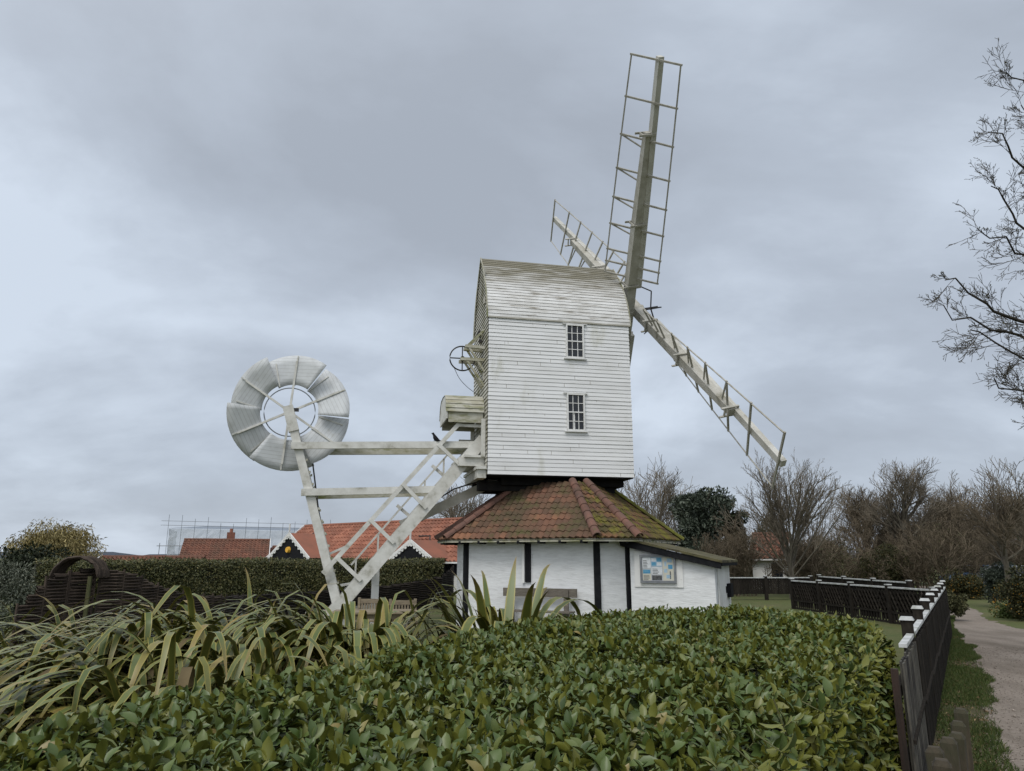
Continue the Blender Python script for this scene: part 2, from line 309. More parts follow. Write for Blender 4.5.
# distant wooded hill line
hm = MB(); xs = np.linspace(-1500, 1500, 240); rg = np.random.default_rng(5)
prof = 8 + 3.5 * np.sin(xs / 170 + 2) + 2.0 * np.sin(xs / 47) + rg.normal(0, .8, len(xs)) + 5.5 * np.exp(-((xs + 690) / 30) ** 2)
vs = []
for x, h in zip(xs, prof): vs += [(x, 1150, -1), (x, 1165, max(h, 2)), (x, 1290, max(h, 2) + 1), (x, 1400, -1)]
hm.add(vs, [(4 * i + k, 4 * i + 4 + k, 4 * i + 5 + k, 4 * i + 1 + k) for i in range(len(xs) - 1) for k in range(3)])
tag(hm.build('hills', HILLM), kind='structure')

# ------------------------------------------------------------------ windmill
A = R(12.186); MX, MY = 1.492, 21.8
LT, LH, WB, ZB, ZE, ZR = -2.485, 1.818, 1.266, 4.095, 8.695, 11.044
mill = thing('windmill', 'white weatherboarded post mill with four open lattice sails and a round fantail', 'windmill', (MX, MY, 0), A)
# weatherboarded body
def ring_boards(b, x0, x1, y0, y1, z0, z1, pitch, lip=.016):
    n = round((z1 - z0) / pitch); h = (z1 - z0) / n
    sides = [((x0, y0), (x1, y0), (0, -1)), ((x1, y0), (x1, y1), (1, 0)), ((x1, y1), (x0, y1), (0, 1)), ((x0, y1), (x0, y0), (-1, 0))]
    for k in range(n):
        za, zb = z0 + k * h, z0 + (k + 1) * h; jj = random.uniform(-.004, .004); o0, o1 = lip + jj, .004
        def ring(o, z): return [(x0 - o, y0 - o, z), (x1 + o, y0 - o, z), (x1 + o, y1 + o, z), (x0 - o, y1 + o, z)]
        b.add(ring(o0, za) + ring(o1, zb), [(0, 1, 5, 4), (1, 2, 6, 5), (2, 3, 7, 6), (3, 0, 4, 7)], 0)
        b.add(ring(0, za) + ring(o0, za - .003), [(1, 0, 4, 5), (2, 1, 5, 6), (3, 2, 6, 7), (0, 3, 7, 4)], 1)
b = MB()
for k in range(39):
    for q in range(random.choice((0, 1, 1, 2))):
        z0 = ZB + k * (ZE - ZB) / 39 + .004; xx = LT + .2 + random.random() * 3.9; hh = (ZE - ZB) / 39 - .008
        b.add([(xx - .005, -WB - .0165, z0), (xx + .005, -WB - .0165, z0), (xx + .005, -WB - .0065, z0 + hh), (xx - .005, -WB - .0065, z0 + hh)], [(0, 1, 2, 3)], 1)
ring_boards(b, LT, LH, -WB, WB, ZB, ZE, .118)
b.build('weatherboard_wall', [WALLBOARD, LAPDIRT], mill)
def yprof(t): return WB * (1 - min(max(t, 0), 1) ** 1.7)
# gable boards at tail and head
for nm_, xx, sg in (('tail_gable', LT, -1), ('head_gable', LH, 1)):
    b = MB(); n = 20; hh = (ZR - ZE) / n
    for k in range(n):
        za, zb = ZE + k * hh, ZE + (k + 1) * hh; ya, yb = yprof(k / n) , yprof((k + 1) / n)
        xo, xi = xx + sg * .028, xx + sg * .004
        f = [(0, 1, 2, 3)] if sg > 0 else [(3, 2, 1, 0)]
        b.add([(xo, -ya, za), (xo, ya, za), (xi, yb, zb), (xi, -yb, zb)], f, 0)
        b.add([(xx, -ya, za), (xx, ya, za), (xo, ya, za - .003), (xo, -ya, za - .003)], f, 1)
    b.build(nm_, [TAILBOARD if sg < 0 else WALLBOARD, LAPDIRT], mill)
b = MB()   # grimy skin of tail boards over the tail end of the body
nb = 39; hh = (ZE - ZB) / nb
for k in range(nb):
    za, zb = ZB + k * hh, ZB + (k + 1) * hh
    b.add([(LT - .034, -WB - .01, za), (LT - .034, WB + .01, za), (LT - .010, WB, zb), (LT - .010, -WB, zb)], [(3, 2, 1, 0)], 0)
    b.add([(LT - .0, -WB, za), (LT - .0, WB, za), (LT - .034, WB, za - .003), (LT - .034, -WB, za - .003)], [(3, 2, 1, 0)], 1)
b.build('tail_weatherboard', [TAILBOARD, LAPDIRT], mill)
# arched boarded roof
ROOFB = mat('worn_roof_boards', (.66, .66, .65), (.46, .45, .42), 2.4, .6, (.6, 2, 2), .42, .7, .15, 30, c3=(.19, .165, .12), s3=3.2, t3=(.56, .72), st3=(.4, 2.2, 2.2), island=.03)
t_ = ROOFB.node_tree; bs = t_.nodes['Principled BSDF']; lk = bs.inputs['Base Color'].links[0].from_socket
tcx = t_.nodes.new('ShaderNodeTexCoord'); sp = t_.nodes.new('ShaderNodeSeparateXYZ'); t_.links.new(tcx.outputs['Object'], sp.inputs[0])
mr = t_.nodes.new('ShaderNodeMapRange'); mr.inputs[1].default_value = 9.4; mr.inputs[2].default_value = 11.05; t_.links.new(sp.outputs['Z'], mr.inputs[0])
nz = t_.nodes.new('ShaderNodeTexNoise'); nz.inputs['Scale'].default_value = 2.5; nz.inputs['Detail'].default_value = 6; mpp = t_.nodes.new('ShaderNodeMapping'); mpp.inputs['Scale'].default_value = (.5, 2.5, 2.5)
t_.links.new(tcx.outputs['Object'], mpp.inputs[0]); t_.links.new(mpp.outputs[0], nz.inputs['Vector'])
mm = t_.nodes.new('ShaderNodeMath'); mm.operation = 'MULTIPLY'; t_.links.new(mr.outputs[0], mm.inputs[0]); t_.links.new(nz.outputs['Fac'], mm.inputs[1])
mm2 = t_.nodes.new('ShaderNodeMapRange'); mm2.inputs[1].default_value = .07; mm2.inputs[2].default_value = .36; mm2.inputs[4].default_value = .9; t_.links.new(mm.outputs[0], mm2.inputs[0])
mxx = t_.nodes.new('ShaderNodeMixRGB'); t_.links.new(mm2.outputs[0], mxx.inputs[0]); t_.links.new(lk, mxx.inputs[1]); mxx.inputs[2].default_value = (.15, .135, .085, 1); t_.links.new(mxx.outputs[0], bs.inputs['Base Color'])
b = MB(); ts = np.linspace(0, 1, 200); prof = np.array([(-yprof(t), ZE + (ZR - ZE) * t) for t in ts])
arc = np.concatenate([[0], np.cumsum(np.linalg.norm(np.diff(prof, axis=0), axis=1))]); ns_ = round(arc[-1] / .118)
st = [np.array([np.interp(a, arc, prof[:, 0]), np.interp(a, arc, prof[:, 1])]) for a in np.linspace(0, arc[-1], ns_ + 1)]
X0, X1 = LT - .045, LH + .06
for sgn in (-1, 1):
    for k in range(ns_):
        p, q = st[k].copy(), st[k + 1].copy(); d = q - p; nrm = np.array([-d[1], d[0]]) / np.linalg.norm(d)
        P0 = p + nrm * .026; P1 = q + nrm * .014; Pi = p + nrm * .012
        s2 = -sgn
        f = [(0, 1, 2, 3)] if sgn < 0 else [(3, 2, 1, 0)]
        b.add([(X0, P0[0] * s2, P0[1]), (X1, P0[0] * s2, P0[1]), (X1, P1[0] * s2, P1[1]), (X0, P1[0] * s2, P1[1])], f, 0)
        b.add([(X0, Pi[0] * s2, Pi[1]), (X1, Pi[0] * s2, Pi[1]), (X1, P0[0] * s2, P0[1] - .003), (X0, P0[0] * s2, P0[1] - .003)], f, 1)
roof = b.build('arched_roof', [ROOFB, LAPDIRT], mill)
# barge trims following the arch
for xx in (X0 - .02, X1 + .002):
    b = MB(); pts = [(p[0], p[1]) for p in st] + [(-p[0], p[1]) for p in st[::-1][1:]]
    pts = np.array(pts)
    for i in range(len(pts) - 1):
        (ya, za), (yb, zb) = pts[i], pts[i + 1]; sc = .05
        def o_(y, z): v = np.array([y, z - ZE - .3]); v /= np.linalg.norm(v); return y + v[0] * sc, z + v[1] * sc
        (yc, zc), (yd, zd) = o_(ya, za), o_(yb, zb)
        ring = [(ya * .94, za - .02), (yb * .94, zb - .02), (yd, zd), (yc, zc)]
        b.prism([(xx, y, z) for y, z in ring], (.02, 0, 0))
    b.build('barge_trim', MOSSTIMBER, mill)
for ya, yb in ((-WB - .05, -WB - .028), (WB + .028, WB + .05)):
    b = MB(); b.box((LT - .04, ya, ZE - .022), (LH + .05, yb, ZE + .022)); b.build('eaves_moulding', SAILWOOD, mill)
# sash windows
zm_ = lambda a, c: (a + c) / 2 - .02
for x0, x1, z0, z1 in ((-.15, .36, 7.59, 8.60), (-.16, .34, 5.41, 6.48)):
    yo = -WB - .005; b = MB(); fw = .022
    b.box((x0 - .02, yo - .075, z0), (x0 + fw, yo, z1)); b.box((x1 - fw, yo - .075, z0), (x1 + .02, yo, z1))
    b.box((x0 - .02, yo - .073, z1 - .025), (x1 + .02, yo, z1 + .02)); b.box((x0 - .02, yo - .073, z0 - .02), (x1 + .02, yo, z0 + .028))
    fr = b.build('window', WHITE, mill)
    b = MB(); b.box((x0, yo - .018, z0), (x1, yo - .008, z1)); b.build('pane', GLASS, fr)
    if z0 < 6:
        b = MB(); b.box((x0 + .19, yo - .022, z0 + .03), (x0 + .225, yo - .0185, zm_(z0, z1))); b.build('lining', WHITE, fr)
    b = MB(); zm = (z0 + z1) / 2
    b.box((x0 + .023, yo - .055, zm - .017), (x1 - .023, yo - .02, zm + .017))
    for i in (1, 2): xx = x0 + (x1 - x0) * i / 3; b.box((xx - .009, yo - .045, z0 + .03), (xx + .009, yo - .02, z1 - .028))
    for i in (1, 3): z = z0 + (z1 - z0) * i / 4; b.box((x0 + .023, yo - .043, z - .009), (x1 - .023, yo - .02, z + .009))
    b.build('sash', WHITE, fr)
    b = MB(); b.box((x0 - .09, yo - .085, z0 - .05), (x1 + .10, yo - .02, z0 - .021)); b.build('sill', WHITE, fr)
    b = MB(); b.box((x0 - .12, yo - .075, z1 + .021), (x1 + .12, yo - .02, z1 + .042)); b.build('drip_board', WHITE, fr)
# dark timber under the body
b = MB(); b.box((LT + .5, -.75, 3.86), (LH - .12, WB - .2, ZB + .02)); b.box((LT + .02, -WB + .01, ZB - .035), (LH - .01, WB - .01, ZB - .006))
for y in (-.45, .45): b.box((LT - .15, y - .16, 3.70), (LH - .35, y + .16, 3.98))
b.build('floor_timbers', DARKTIMBER, mill)
b = MB(); b.tube([(0, 0, .5), (0, 0, 3.9)], .38, 12, cap=True); b.build('main_post', DARKTIMBER, mill)
# tail: corner post, landing, porch hood
for ya, yb in ((-WB + .22, -WB + .34), (WB - .34, WB - .22)):
    b = MB(); b.box((LT - .15, ya, ZB + .52), (LT - .04, yb, 5.7)); b.build('tail_post', TIMBER, mill)
b = MB(); b.box((-3.25, -.85, 4.36), (LT - .03, .85, 4.60)); b.box((-3.1, -.95, 4.60), (LT - .03, .95, 4.66)); b.build('landing', TIMBER, mill)
b = MB(); b.box((LT - .28, -WB + .1, ZB - .1), (LT - .035, WB - .1, ZB + .14)); b.box((LT - .32, -WB + .02, ZB + .14), (LT - .035, WB - .02, ZB + .22)); b.build('tail_beam', TIMBER, mill)
b = MB(); hx0, hx1 = -3.64, LT - .036; hw = .80; n = 7
pr = [(-hw * max(math.cos(a), 0) ** .5, 5.93 + .56 * math.sin(a) ** 1.15) for a in np.linspace(0, math.pi / 2, n)]
for sg in (1, -1):
    for k in range(n - 1):
        (ya, za), (yb, zb) = pr[k], pr[k + 1]
        f = [(0, 1, 2, 3)] if sg > 0 else [(3, 2, 1, 0)]
        b.add([(hx0, sg * (ya - .03), za - .01), (hx1, sg * (ya - .03), za - .01), (hx1, sg * yb, zb + .01), (hx0, sg * yb, zb + .01)], f)
        b.add([(hx0, sg * ya * .97, za), (hx1, sg * ya * .97, za), (hx1, sg * (ya - .03), za - .012), (hx0, sg * (ya - .03), za - .012)], f)
b.build('porch_hood', MOSSTIMBER, mill)
b = MB(); pp = [(hx0 + .02, y, z - .01) for y, z in pr] + [(hx0 + .02, -y, z - .01) for y, z in pr[::-1][1:]]
b.prism([(hx0 + .02, -hw + .02, 5.72)] + pp + [(hx0 + .02, hw - .02, 5.72)], (.04, 0, 0)); b.build('hood_end', TIMBER, mill)
for y0_, y1_ in ((-hw + .03, -hw + .05), (hw - .05, hw - .03)):
    b = MB(); bw_ = (hx1 - hx0 - .1) / 6
    b.box((hx0 + .08, y0_ + .004, 5.625), (hx0 + .08 + bw_ * 6 - .006, y1_ - .004, 5.935))
    for i in range(6): xa = hx0 + .08 + i * bw_; b.box((xa, y0_, 5.62), (xa + bw_ - .008, y1_, 5.94))
    b.build('hood_side_boards', MOSSTIMBER, mill)
# chain wheel and its brackets
wc = np.array([-3.14, -.45, 7.61]); b = MB()
th = np.linspace(0, 2 * math.pi, 33)[:-1]
b.tube([wc + .375 * np.array([math.cos(a), 0, math.sin(a)]) for a in th], .022, 6, closed=True)
for a in (0, math.pi / 2): v = np.array([math.cos(a), 0, math.sin(a)]) * .375; b.bar(wc - v, wc + v, .03, .03, (0, 1, 0))
b.tube([wc + (0, -.08, 0), wc + (0, .08, 0)], .06, 8, cap=True)
b.build('chain_wheel', IRON, mill)
b = MB(); y0, y1 = -.62, -.28
for y in (y0, y1):
    b.bar((-3.08, y, 7.95), (LT, y, 7.93), .09, .09); b.bar((-3.22, y, 7.55), (LT, y, 7.55), .08, .09)
    b.bar((-3.04, y, 7.93), (-2.50, y, 8.50), .07, .07); b.bar((-2.97, y, 7.92), (-2.50, y, 7.2), .06, .06); b.bar((-3.03, y, 7.52), (-2.50, y, 6.75), .06, .06)
b.build('wheel_bracket', MOSSTIMBER, mill)
b = MB(); b.tube([(-2.66, -.62, 8.36), (-2.66, -.50, 8.36)], .07, 8, cap=True); b.tube([(-2.62, -.66, 8.12), (-2.62, -.55, 8.12)], .05, 8, cap=True); b.bar((-2.66, -.58, 8.5), (-2.62, -.58, 8.1), .03, .03); b.build('pulley', IRON, mill)
b = MB(); b.tube(spline([(-3.40, -.45, 7.36), (-3.22, -.45, 7.0), (-2.95, -.45, 6.72), (-2.62, -.45, 6.50)], 6), .008, 4); b.build('chain', IRON, mill)
# small nail heads / ventilator on the tail
for z in (10.2, 9.3, 6.9): b = MB(); b.box((LT - .06, -.75, z), (LT - .03, -.60, z + .22)); b.build('tail_shutter', SAILWOOD, mill)

# ladder
SLP = 1.198
def lz(x): return 3.31 + (x + 4.06) * SLP
dirL = np.array([1, 0, SLP]); dirL /= np.linalg.norm(dirL); nrmL = np.array([-dirL[2], 0, dirL[0]])
lad = bpy.data.objects.new('ladder', None); COL.objects.link(lad); lad.parent = mill
for y in (-.6, .6):
    b = MB(); b.bar((-6.62, y, lz(-6.62)), (-2.5, y, lz(-2.5)), .09, .34, nrmL); b.build('stringer', TIMBER, lad)
for k in range(18):
    x = -6.45 + k * .222; b = MB(); b.box((x - .13, -.56, lz(x) - .02), (x + .12, .56, lz(x) + .02)); b.build('tread', TIMBER, lad)
def hz(x): return 1.46 + (x + 6.77) * (5.6 - 1.46) / 3.54
b = MB(); b.bar((-6.80, -.64, hz(-6.80)), (-3.2, -.64, hz(-3.2)), .07, .12, nrmL); b.build('handrail', TIMBER, lad)
b = MB(); b.bar((-6.08, .60, 1.63), (-3.1, .60, 5.21), .05, .055, nrmL); b.build('handrail', TIMBER, lad)
for (xa, za), (xb, zb) in (((-3.77, 4.93), (-3.16, 4.38)), ((-4.74, 3.80), (-4.11, 3.17)), ((-5.58, 2.80), (-4.96, 2.22)), ((-6.41, 1.80), (-5.80, 1.24))):
    b = MB(); b.bar((xa - .05, -.68, za + .04), (xb, -.68, zb), .05, .10, nrmL); b.build('baluster', TIMBER, lad)
for xx in (-3.5, -4.05, -5.35, -5.95):
    z = 1.63 + (xx + 6.08) * 1.2013; b = MB(); b.bar((xx, .60, z), (xx, .60, lz(xx) + .1), .05, .05); b.build('baluster', TIMBER, lad)
for xx in (-3.75, -4.75):
    b = MB(); b.bar((xx - .1, .66, lz(xx) + .85), (xx + .45, .66, lz(xx) + .40), .05, .09); b.build('baluster', TIMBER, lad)
for y, x0_, z in ((-.64, -3.22, 5.55), (.64, -3.05, 5.30)):
    b = MB(); b.bar((x0_, y, z), (LT, y, z), .06, .08); b.build('landing_rail', TIMBER, lad)
# fan stage: posts, beams, braces
def px_(z, a=(-7.96, 5.74), c=(-6.43, .73)): return a[0] + (z - a[1]) * (c[0] - a[0]) / (c[1] - a[1])
for y in (-.40, .42):
    b = MB(); b.bar((px_(.0), y, .0), (px_(5.95), y, 5.95), .15, .24, (1, 0, 0), w2=.14, h2=.22)
    if y < 0: b.bar((px_(5.25), y - .005, 5.25), (px_(5.95), y - .005, 5.95), .20, .28, (1, 0, 0))
    p = b.build('fan_post', TIMBER, mill)
    for k in range(12):
        z = .8 + k * .33; b = MB(); b.box((px_(z) + .12, y - .05, z), (px_(z) + .165, y + .05, z + .06)); b.build('climbing_cleat', MOSSTIMBER, p)
for y, z0, z1, x0, x1 in ((-.52, 4.83, 5.03, -7.85, -2.5), (.62, 4.83, 5.00, -7.60, -2.5), (-.52, 3.56, 3.72, -7.50, -3.62), (.62, 3.56, 3.72, -7.25, -3.62)):
    b = MB(); b.bar((x0, y, z0), (x1, y, z1), .10, .19); b.build('fan_stage_beam', MOSSTIMBER if y > 0 else TIMBER, mill)
for pa, pb in (((-6.75, .0, 1.90), (-6.1, .0, 2.2)), ((-6.5, .5, 1.05), (-5.9, .5, 1.15))):
    b = MB(); b.bar(pa, pb, .2, .06); b.build('foot_plank', TIMBER, mill)
b = MB(); b.tube([(-7.33, .1, 4.7), (-7.05, .1, 3.15), (-6.75, .1, 1.9)], .022, 5); b.build('rope', IRON, mill)
b = MB(); b.bar((-1.2, 0, 4.42), (-4.75, 0, 2.72), .26, .27); b.build('tail_pole', SAILWOOD, mill)
b = MB(); b.tube([(-2.5, -.5, 4.0), (-3.3, -.3, 3.75), (-4.3, -.2, 3.1)], .02, 4); b.build('tie_rod', IRON, mill)
b = MB(); b.box((-5.50, -.13, 0), (-5.30, .13, 1.78)); b.build('prop_post', WHITE, mill)
b = MB(); b.bar((-7.2, -.2, .35), (-5.3, -.2, .55), .12, .14); b.build('carriage_beam', SAILWOOD, mill)
# fantail
fc = np.array([-8.0, .02, 5.87]); fan = bpy.data.objects.new('fantail', None); COL.objects.link(fan); fan.parent = mill
BLADEM = mat('fantail_boards', (.56, .58, .59), (.46, .475, .48), 3, .7, (1, 1, 1), .4, .7, .1, 20, c3=(.30, .28, .20), s3=2.4, t3=(.62, .85))
t_ = BLADEM.node_tree; bs = t_.nodes['Principled BSDF']; lk = bs.inputs['Base Color'].links[0].from_socket
uvn = t_.nodes.new('ShaderNodeUVMap'); sp = t_.nodes.new('ShaderNodeSeparateXYZ'); t_.links.new(uvn.outputs[0], sp.inputs[0])
ml = t_.nodes.new('ShaderNodeMath'); ml.operation = 'MULTIPLY'; ml.inputs[1].default_value = 1 / .105; t_.links.new(sp.outputs['Y'], ml.inputs[0])
fr_ = t_.nodes.new('ShaderNodeMath'); fr_.operation = 'FRACT'; t_.links.new(ml.outputs[0], fr_.inputs[0])
lt = t_.nodes.new('ShaderNodeMath'); lt.operation = 'LESS_THAN'; lt.inputs[1].default_value = .15; t_.links.new(fr_.outputs[0], lt.inputs[0])
mxx = t_.nodes.new('ShaderNodeMixRGB'); ma = t_.nodes.new('ShaderNodeMath'); ma.operation = 'MULTIPLY'; ma.inputs[1].default_value = .34; t_.links.new(lt.outputs[0], ma.inputs[0]); t_.links.new(ma.outputs[0], mxx.inputs[0])
t_.links.new(lk, mxx.inputs[1]); mxx.inputs[2].default_value = (.24, .235, .215, 1); t_.links.new(mxx.outputs[0], bs.inputs['Base Color'])
for k in range(6):
    a = R(4 + 60 * k); er = np.array([math.sin(a), 0, math.cos(a)]); et = np.array([math.cos(a), 0, -math.sin(a)]); ey = np.array([0, -1, 0])
    pt = R(19); eb = et * math.cos(pt) + ey * math.sin(pt); en = np.cross(er, eb)
    V = []; UV = []; na, nr = 13, 5
    for side in (-.007, .007):
        for j in range(nr):
            for i in range(na):
                q = R(-32.5 + 65 * i / (na - 1)); r = .80 + (1.68 - .80) * j / (nr - 1)
                x, h = r * math.sin(q), r * math.cos(q); V.append(fc + eb * x + er * h + en * side); UV.append((x, h))
    Fc = []
    for s_ in (0, 1):
        o = s_ * na * nr
        for j in range(nr - 1):
            for i in range(na - 1):
                f = (o + j * na + i, o + j * na + i + 1, o + (j + 1) * na + i + 1, o + (j + 1) * na + i); Fc.append(f if s_ else f[::-1])
    o = na * nr
    for i in range(na - 1): Fc.append((i, i + 1, o + i + 1, o + i)); q = (nr - 1) * na; Fc.append((q + i + 1, q + i, o + q + i, o + q + i + 1))
    for j in range(nr - 1): Fc.append((j * na + na, j * na, o + j * na, o + j * na + na)); q = na - 1; Fc.append((j * na + q, j * na + na + q, o + j * na + na + q, o + j * na + q))
    bl = big_mesh('blade', np.array(V), np.array(Fc), BLADEM, fan, uv=np.array(UV))
    b = MB()
    for x0_, x1_ in ((-.40, -.62), (.02, .02)):
        p0 = fc + er * (.72 if x0_ < 0 else .78) + eb * x0_ - en * .03; p1 = fc + er * (1.40 if x0_ < 0 else 1.66) + eb * x1_ - en * .03
        for sd_ in (-1, 1):
            off = en * (.03 + .022 * sd_); b.bar(p0 + off, p1 + off, .034, .022, en)
    b.build('batten', TIMBER, bl)
    b = MB(); b.bar(fc + er * .08 + ey * .03, fc + er * 1.5 + ey * .03, .062, .06, ey, w2=.05, h2=.045); b.build('spoke', TIMBER, fan)
b = MB(); th = np.linspace(0, 2 * math.pi, 49)[:-1]; b.tube([fc + .70 * np.array([math.cos(a), 0, math.sin(a)]) for a in th], .017, 5, closed=True); b.build('hoop', GREYMETAL, fan)
b = MB(); b.tube([fc + (0, -.48, 0), fc + (0, .5, 0)], .05, 10, cap=True); b.tube([fc + (0, -.12, 0), fc + (0, .12, 0)], .13, 10, cap=True); b.box(fc + (.10, -.52, -.06), fc + (.28, -.40, .02)); b.build('hub', IRON, fan)
# sails
ZH, XH, TA, TH0 = 9.692, 2.606, 0.225, 0.824
OA, OB = -.29, .057
en = np.array([math.cos(TA), 0, math.sin(TA)])
b = MB(); hub0 = np.array([XH, 0, ZH]); b.tube([hub0 - en * .95, hub0 + en * .25], .17, 12, cap=True); b.build('wind_shaft', SAILWOOD, mill)
def sail(ang, off, Rr, wt, wh, arms=True):
    er = np.array([-math.sin(TA) * math.cos(ang), -math.sin(ang), math.cos(TA) * math.cos(ang)]); et = np.cross(en, er)
    base = hub0 + en * off
    P = lambda r, s, w_=0.0, d=0.0: base + er * r + (math.cos(w_) * et + math.sin(w_) * en) * s + en * d
    root = bpy.data.objects.new('sail', None); COL.objects.link(root); root.parent = mill
    b = MB(); b.bar(P(-.5, 0), P(3.1, 0), .30, .32, en, w2=.28, h2=.28); b.bar(P(3.1, 0), P(5.75, 0), .28, .28, en, w2=.20, h2=.19); b.build('stock', SAILWOOD, root)
    b = MB(); b.bar(P(.9, .03, 0, .24), P(Rr, 0.03, 0, .10), .24, .17, en, w2=.19, h2=.15); b.build('whip', WHIPWOOD, root)
    for r in (1.0, 3.05, 5.7):
        b = MB()
        for d_ in (-1, 1):
            s_ = .19 if r < 4 else .14
            b.bar(P(r, -s_, 0, d_ * .19), P(r, s_, 0, d_ * .19), .06, .03, en); b.bar(P(r, d_ * s_, 0, -.32), P(r, d_ * s_, 0, .2), .06, .03, et)
        b.build('clamp', SAILWOOD, root)
    rs = [1.24, 1.62, 2.02, 2.85, 3.68, 4.55, 5.52, 6.55, Rr - .08]
    L_, R_ = [], []
    for i, r in enumerate(rs):
        w_ = wh + (wt - wh) * (r - 1.24) / (Rr - 1.32); L_.append(P(r, -.89, w_)); R_.append(P(r, .86, w_))
        b = MB(); b.bar(P(r, -.93, w_), P(r, .90, w_), .05, .045, en)
        if 2 < i < 7: b.bar(P(r - .24, -.13, 0, -.04), P(r - .02, -.85, w_), .035, .035, en)
        b.build('sail_bar', BARWOOD, root)
    for pts in (L_, R_):
        b = MB(); b.tube(pts, .022, 4, cap=True); b.build('uplong', BARWOOD, root)
    return root
sail(TH0, OA, 7.717, .36, .77)
sail(TH0 + math.pi / 2, OB, 7.90, .06, .55)
sail(TH0 - math.pi / 2, OB, 8.00, .06, .55)
sail(TH0 + math.pi, OA, 7.717, .36, .77)
# striking gear in front of the hub
b = MB(); c0 = hub0 + en * .55
b.bar(hub0 + en * .3, c0 + en * .25, .07, .07)
for a in (.3, 1.87, 3.44, 5.01):
    er = np.array([-math.sin(TA) * math.cos(a), -math.sin(a), math.cos(TA) * math.cos(a)]); p1 = c0 + er * .55 + en * .1; b.bar(c0, p1, .035, .035); b.bar(p1, p1 - en * .45 + er * .25, .03, .03)
b.build('striking_gear', IRON, mill)

# ------------------------------------------------------------------ pantile roof generator
def pantiles(b, A_, B_, C_, D_, tw=.24, th=.30, amp=.03, lift=.03, mi=0, jit=.01):
    A_, B_, C_, D_ = (np.array(q, float) for q in (A_, B_, C_, D_))
    ex = B_ - A_; W_ = np.linalg.norm(ex); ex /= W_
    nr = np.cross(ex, D_ - A_); nr /= np.linalg.norm(nr)
    if nr[2] < 0: nr = -nr
    ey = np.cross(nr, ex)
    if ey @ (D_ - A_) < 0: ey = -ey
    Hh = max((D_ - A_) @ ey, (C_ - A_) @ ey); nrow = max(1, round(Hh / th)); th = Hh / nrow
    xl = lambda v: ((D_ - A_) @ ex) * v / ((D_ - A_) @ ey); xr = lambda v: W_ + ((C_ - B_) @ ex) * v / ((C_ - A_) @ ey)
    bl_ = [0, .18, .36, .55, .75, 1.0]; ph = lambda t: amp * (math.sin(2 * math.pi * t) + .35 * math.sin(4 * math.pi * t))
    for r in range(nrow):
        v0, v1 = r * th, (r + 1) * th + .02; lo0, hi0, lo1, hi1 = xl(v0), xr(v0), xl(min(v1, Hh)), xr(min(v1, Hh))
        n0 = math.floor(min(lo0, lo1) / tw); n1 = math.ceil(max(hi0, hi1) / tw)
        for c in range(n0, n1):
            j = random.uniform(-jit, jit); j2 = random.uniform(-jit, jit); vs = []
            for (v, lf, lo_, hi_) in ((v0, -.02, lo0, hi0), (v0, lift + j, lo0, hi0), (v1, j2 * .3, lo1, hi1)):
                for t in bl_:
                    u = min(max((c + t) * tw, lo_), hi_); vs.append(A_ + ex * u + ey * (v + (j if lf > 0 else 0) * .5) + nr * (ph(t) + lf))
            if (c + 1) * tw <= min(lo0, lo1) or c * tw >= max(hi0, hi1): continue
            k = len(bl_); fs = []
            for q in range(k - 1): fs.append((q, q + 1, k + q + 1, k + q)); fs.append((k + q, k + q + 1, 2 * k + q + 1, 2 * k + q))
            b.add(vs, fs, mi)

# ------------------------------------------------------------------ roundhouse
PH, HH, RR, ZEA, ZAP = R(-26.63), R(36.044), 3.705, 2.326, 4.839
rh = thing('roundhouse', 'low white roundhouse with mossy red pantile roof under the windmill', 'building', (MX, MY, 0), 0)
angs = []
for q in range(4): angs += [PH + q * math.pi / 2 - HH, PH + q * math.pi / 2 + HH]
cor = lambda r, z: [np.array([r * math.sin(a), -r * math.cos(a), z]) for a in angs]
PHW, HHW, RW = R(-24.79), R(36.85), 3.126
angw = [PHW + q * math.pi / 2 + sg * HHW for q in range(4) for sg in (-1, 1)]
wl = [np.array([RW * math.sin(a), -RW * math.cos(a), 0]) for a in angw]
b = MB()
for i in range(8):
    p, q = wl[i], wl[(i + 1) % 8]; d = (q - p) / np.linalg.norm(q - p); nn_ = np.array([d[1], -d[0], 0])
    b.prism([p, q, q - nn_ * .2, p - nn_ * .2], (0, 0, 2.28))
b.build('wall', BRICKWHITE, rh, fixn=True)
for i in range(8):
    if i == 7: continue
    p = wl[i]; o = p / np.linalg.norm(p); b = MB(); b.bar(p + o * .005, p + o * .005 + (0, 0, 2.29), .15, .10, o); b.build('corner_post', BLACK, rh)
e0, e1 = cor(RR, ZEA), cor(RR * (ZAP - 3.93) / (ZAP - ZEA), 3.93)
b = MB(); b2 = MB()
for i in range(8):
    (b if i in (0, 7, 6, 5) else b2) and None
    tgt = b2 if i in (1, 2, 3) else b
    pantiles(tgt, e0[i], e0[(i + 1) % 8], e1[(i + 1) % 8], e1[i], .180, .240, .022, .024)
b.build('roof', TILERED, rh); 
b2.build('roof', TILEMOSS, rh)
b = MB()
for i in range(8):   # boarding under the tiles
    p, q, r_, s_ = e0[i], e0[(i + 1) % 8], e1[(i + 1) % 8], e1[i]; dz = np.array([0, 0, -.045]); b.add([p + dz, q + dz, r_ + dz, s_ + dz], [(0, 1, 2, 3)])
b.add([q + np.array([0, 0, -.046]) for q in cor(RR, ZEA)] + [q * .93 + np.array([0, 0, ZEA - .046]) for q in wl], [(i, (i + 1) % 8, 8 + (i + 1) % 8, 8 + i) for i in range(8)])
b.build('roof_boarding', DARKTIMBER, rh)
b = MB()
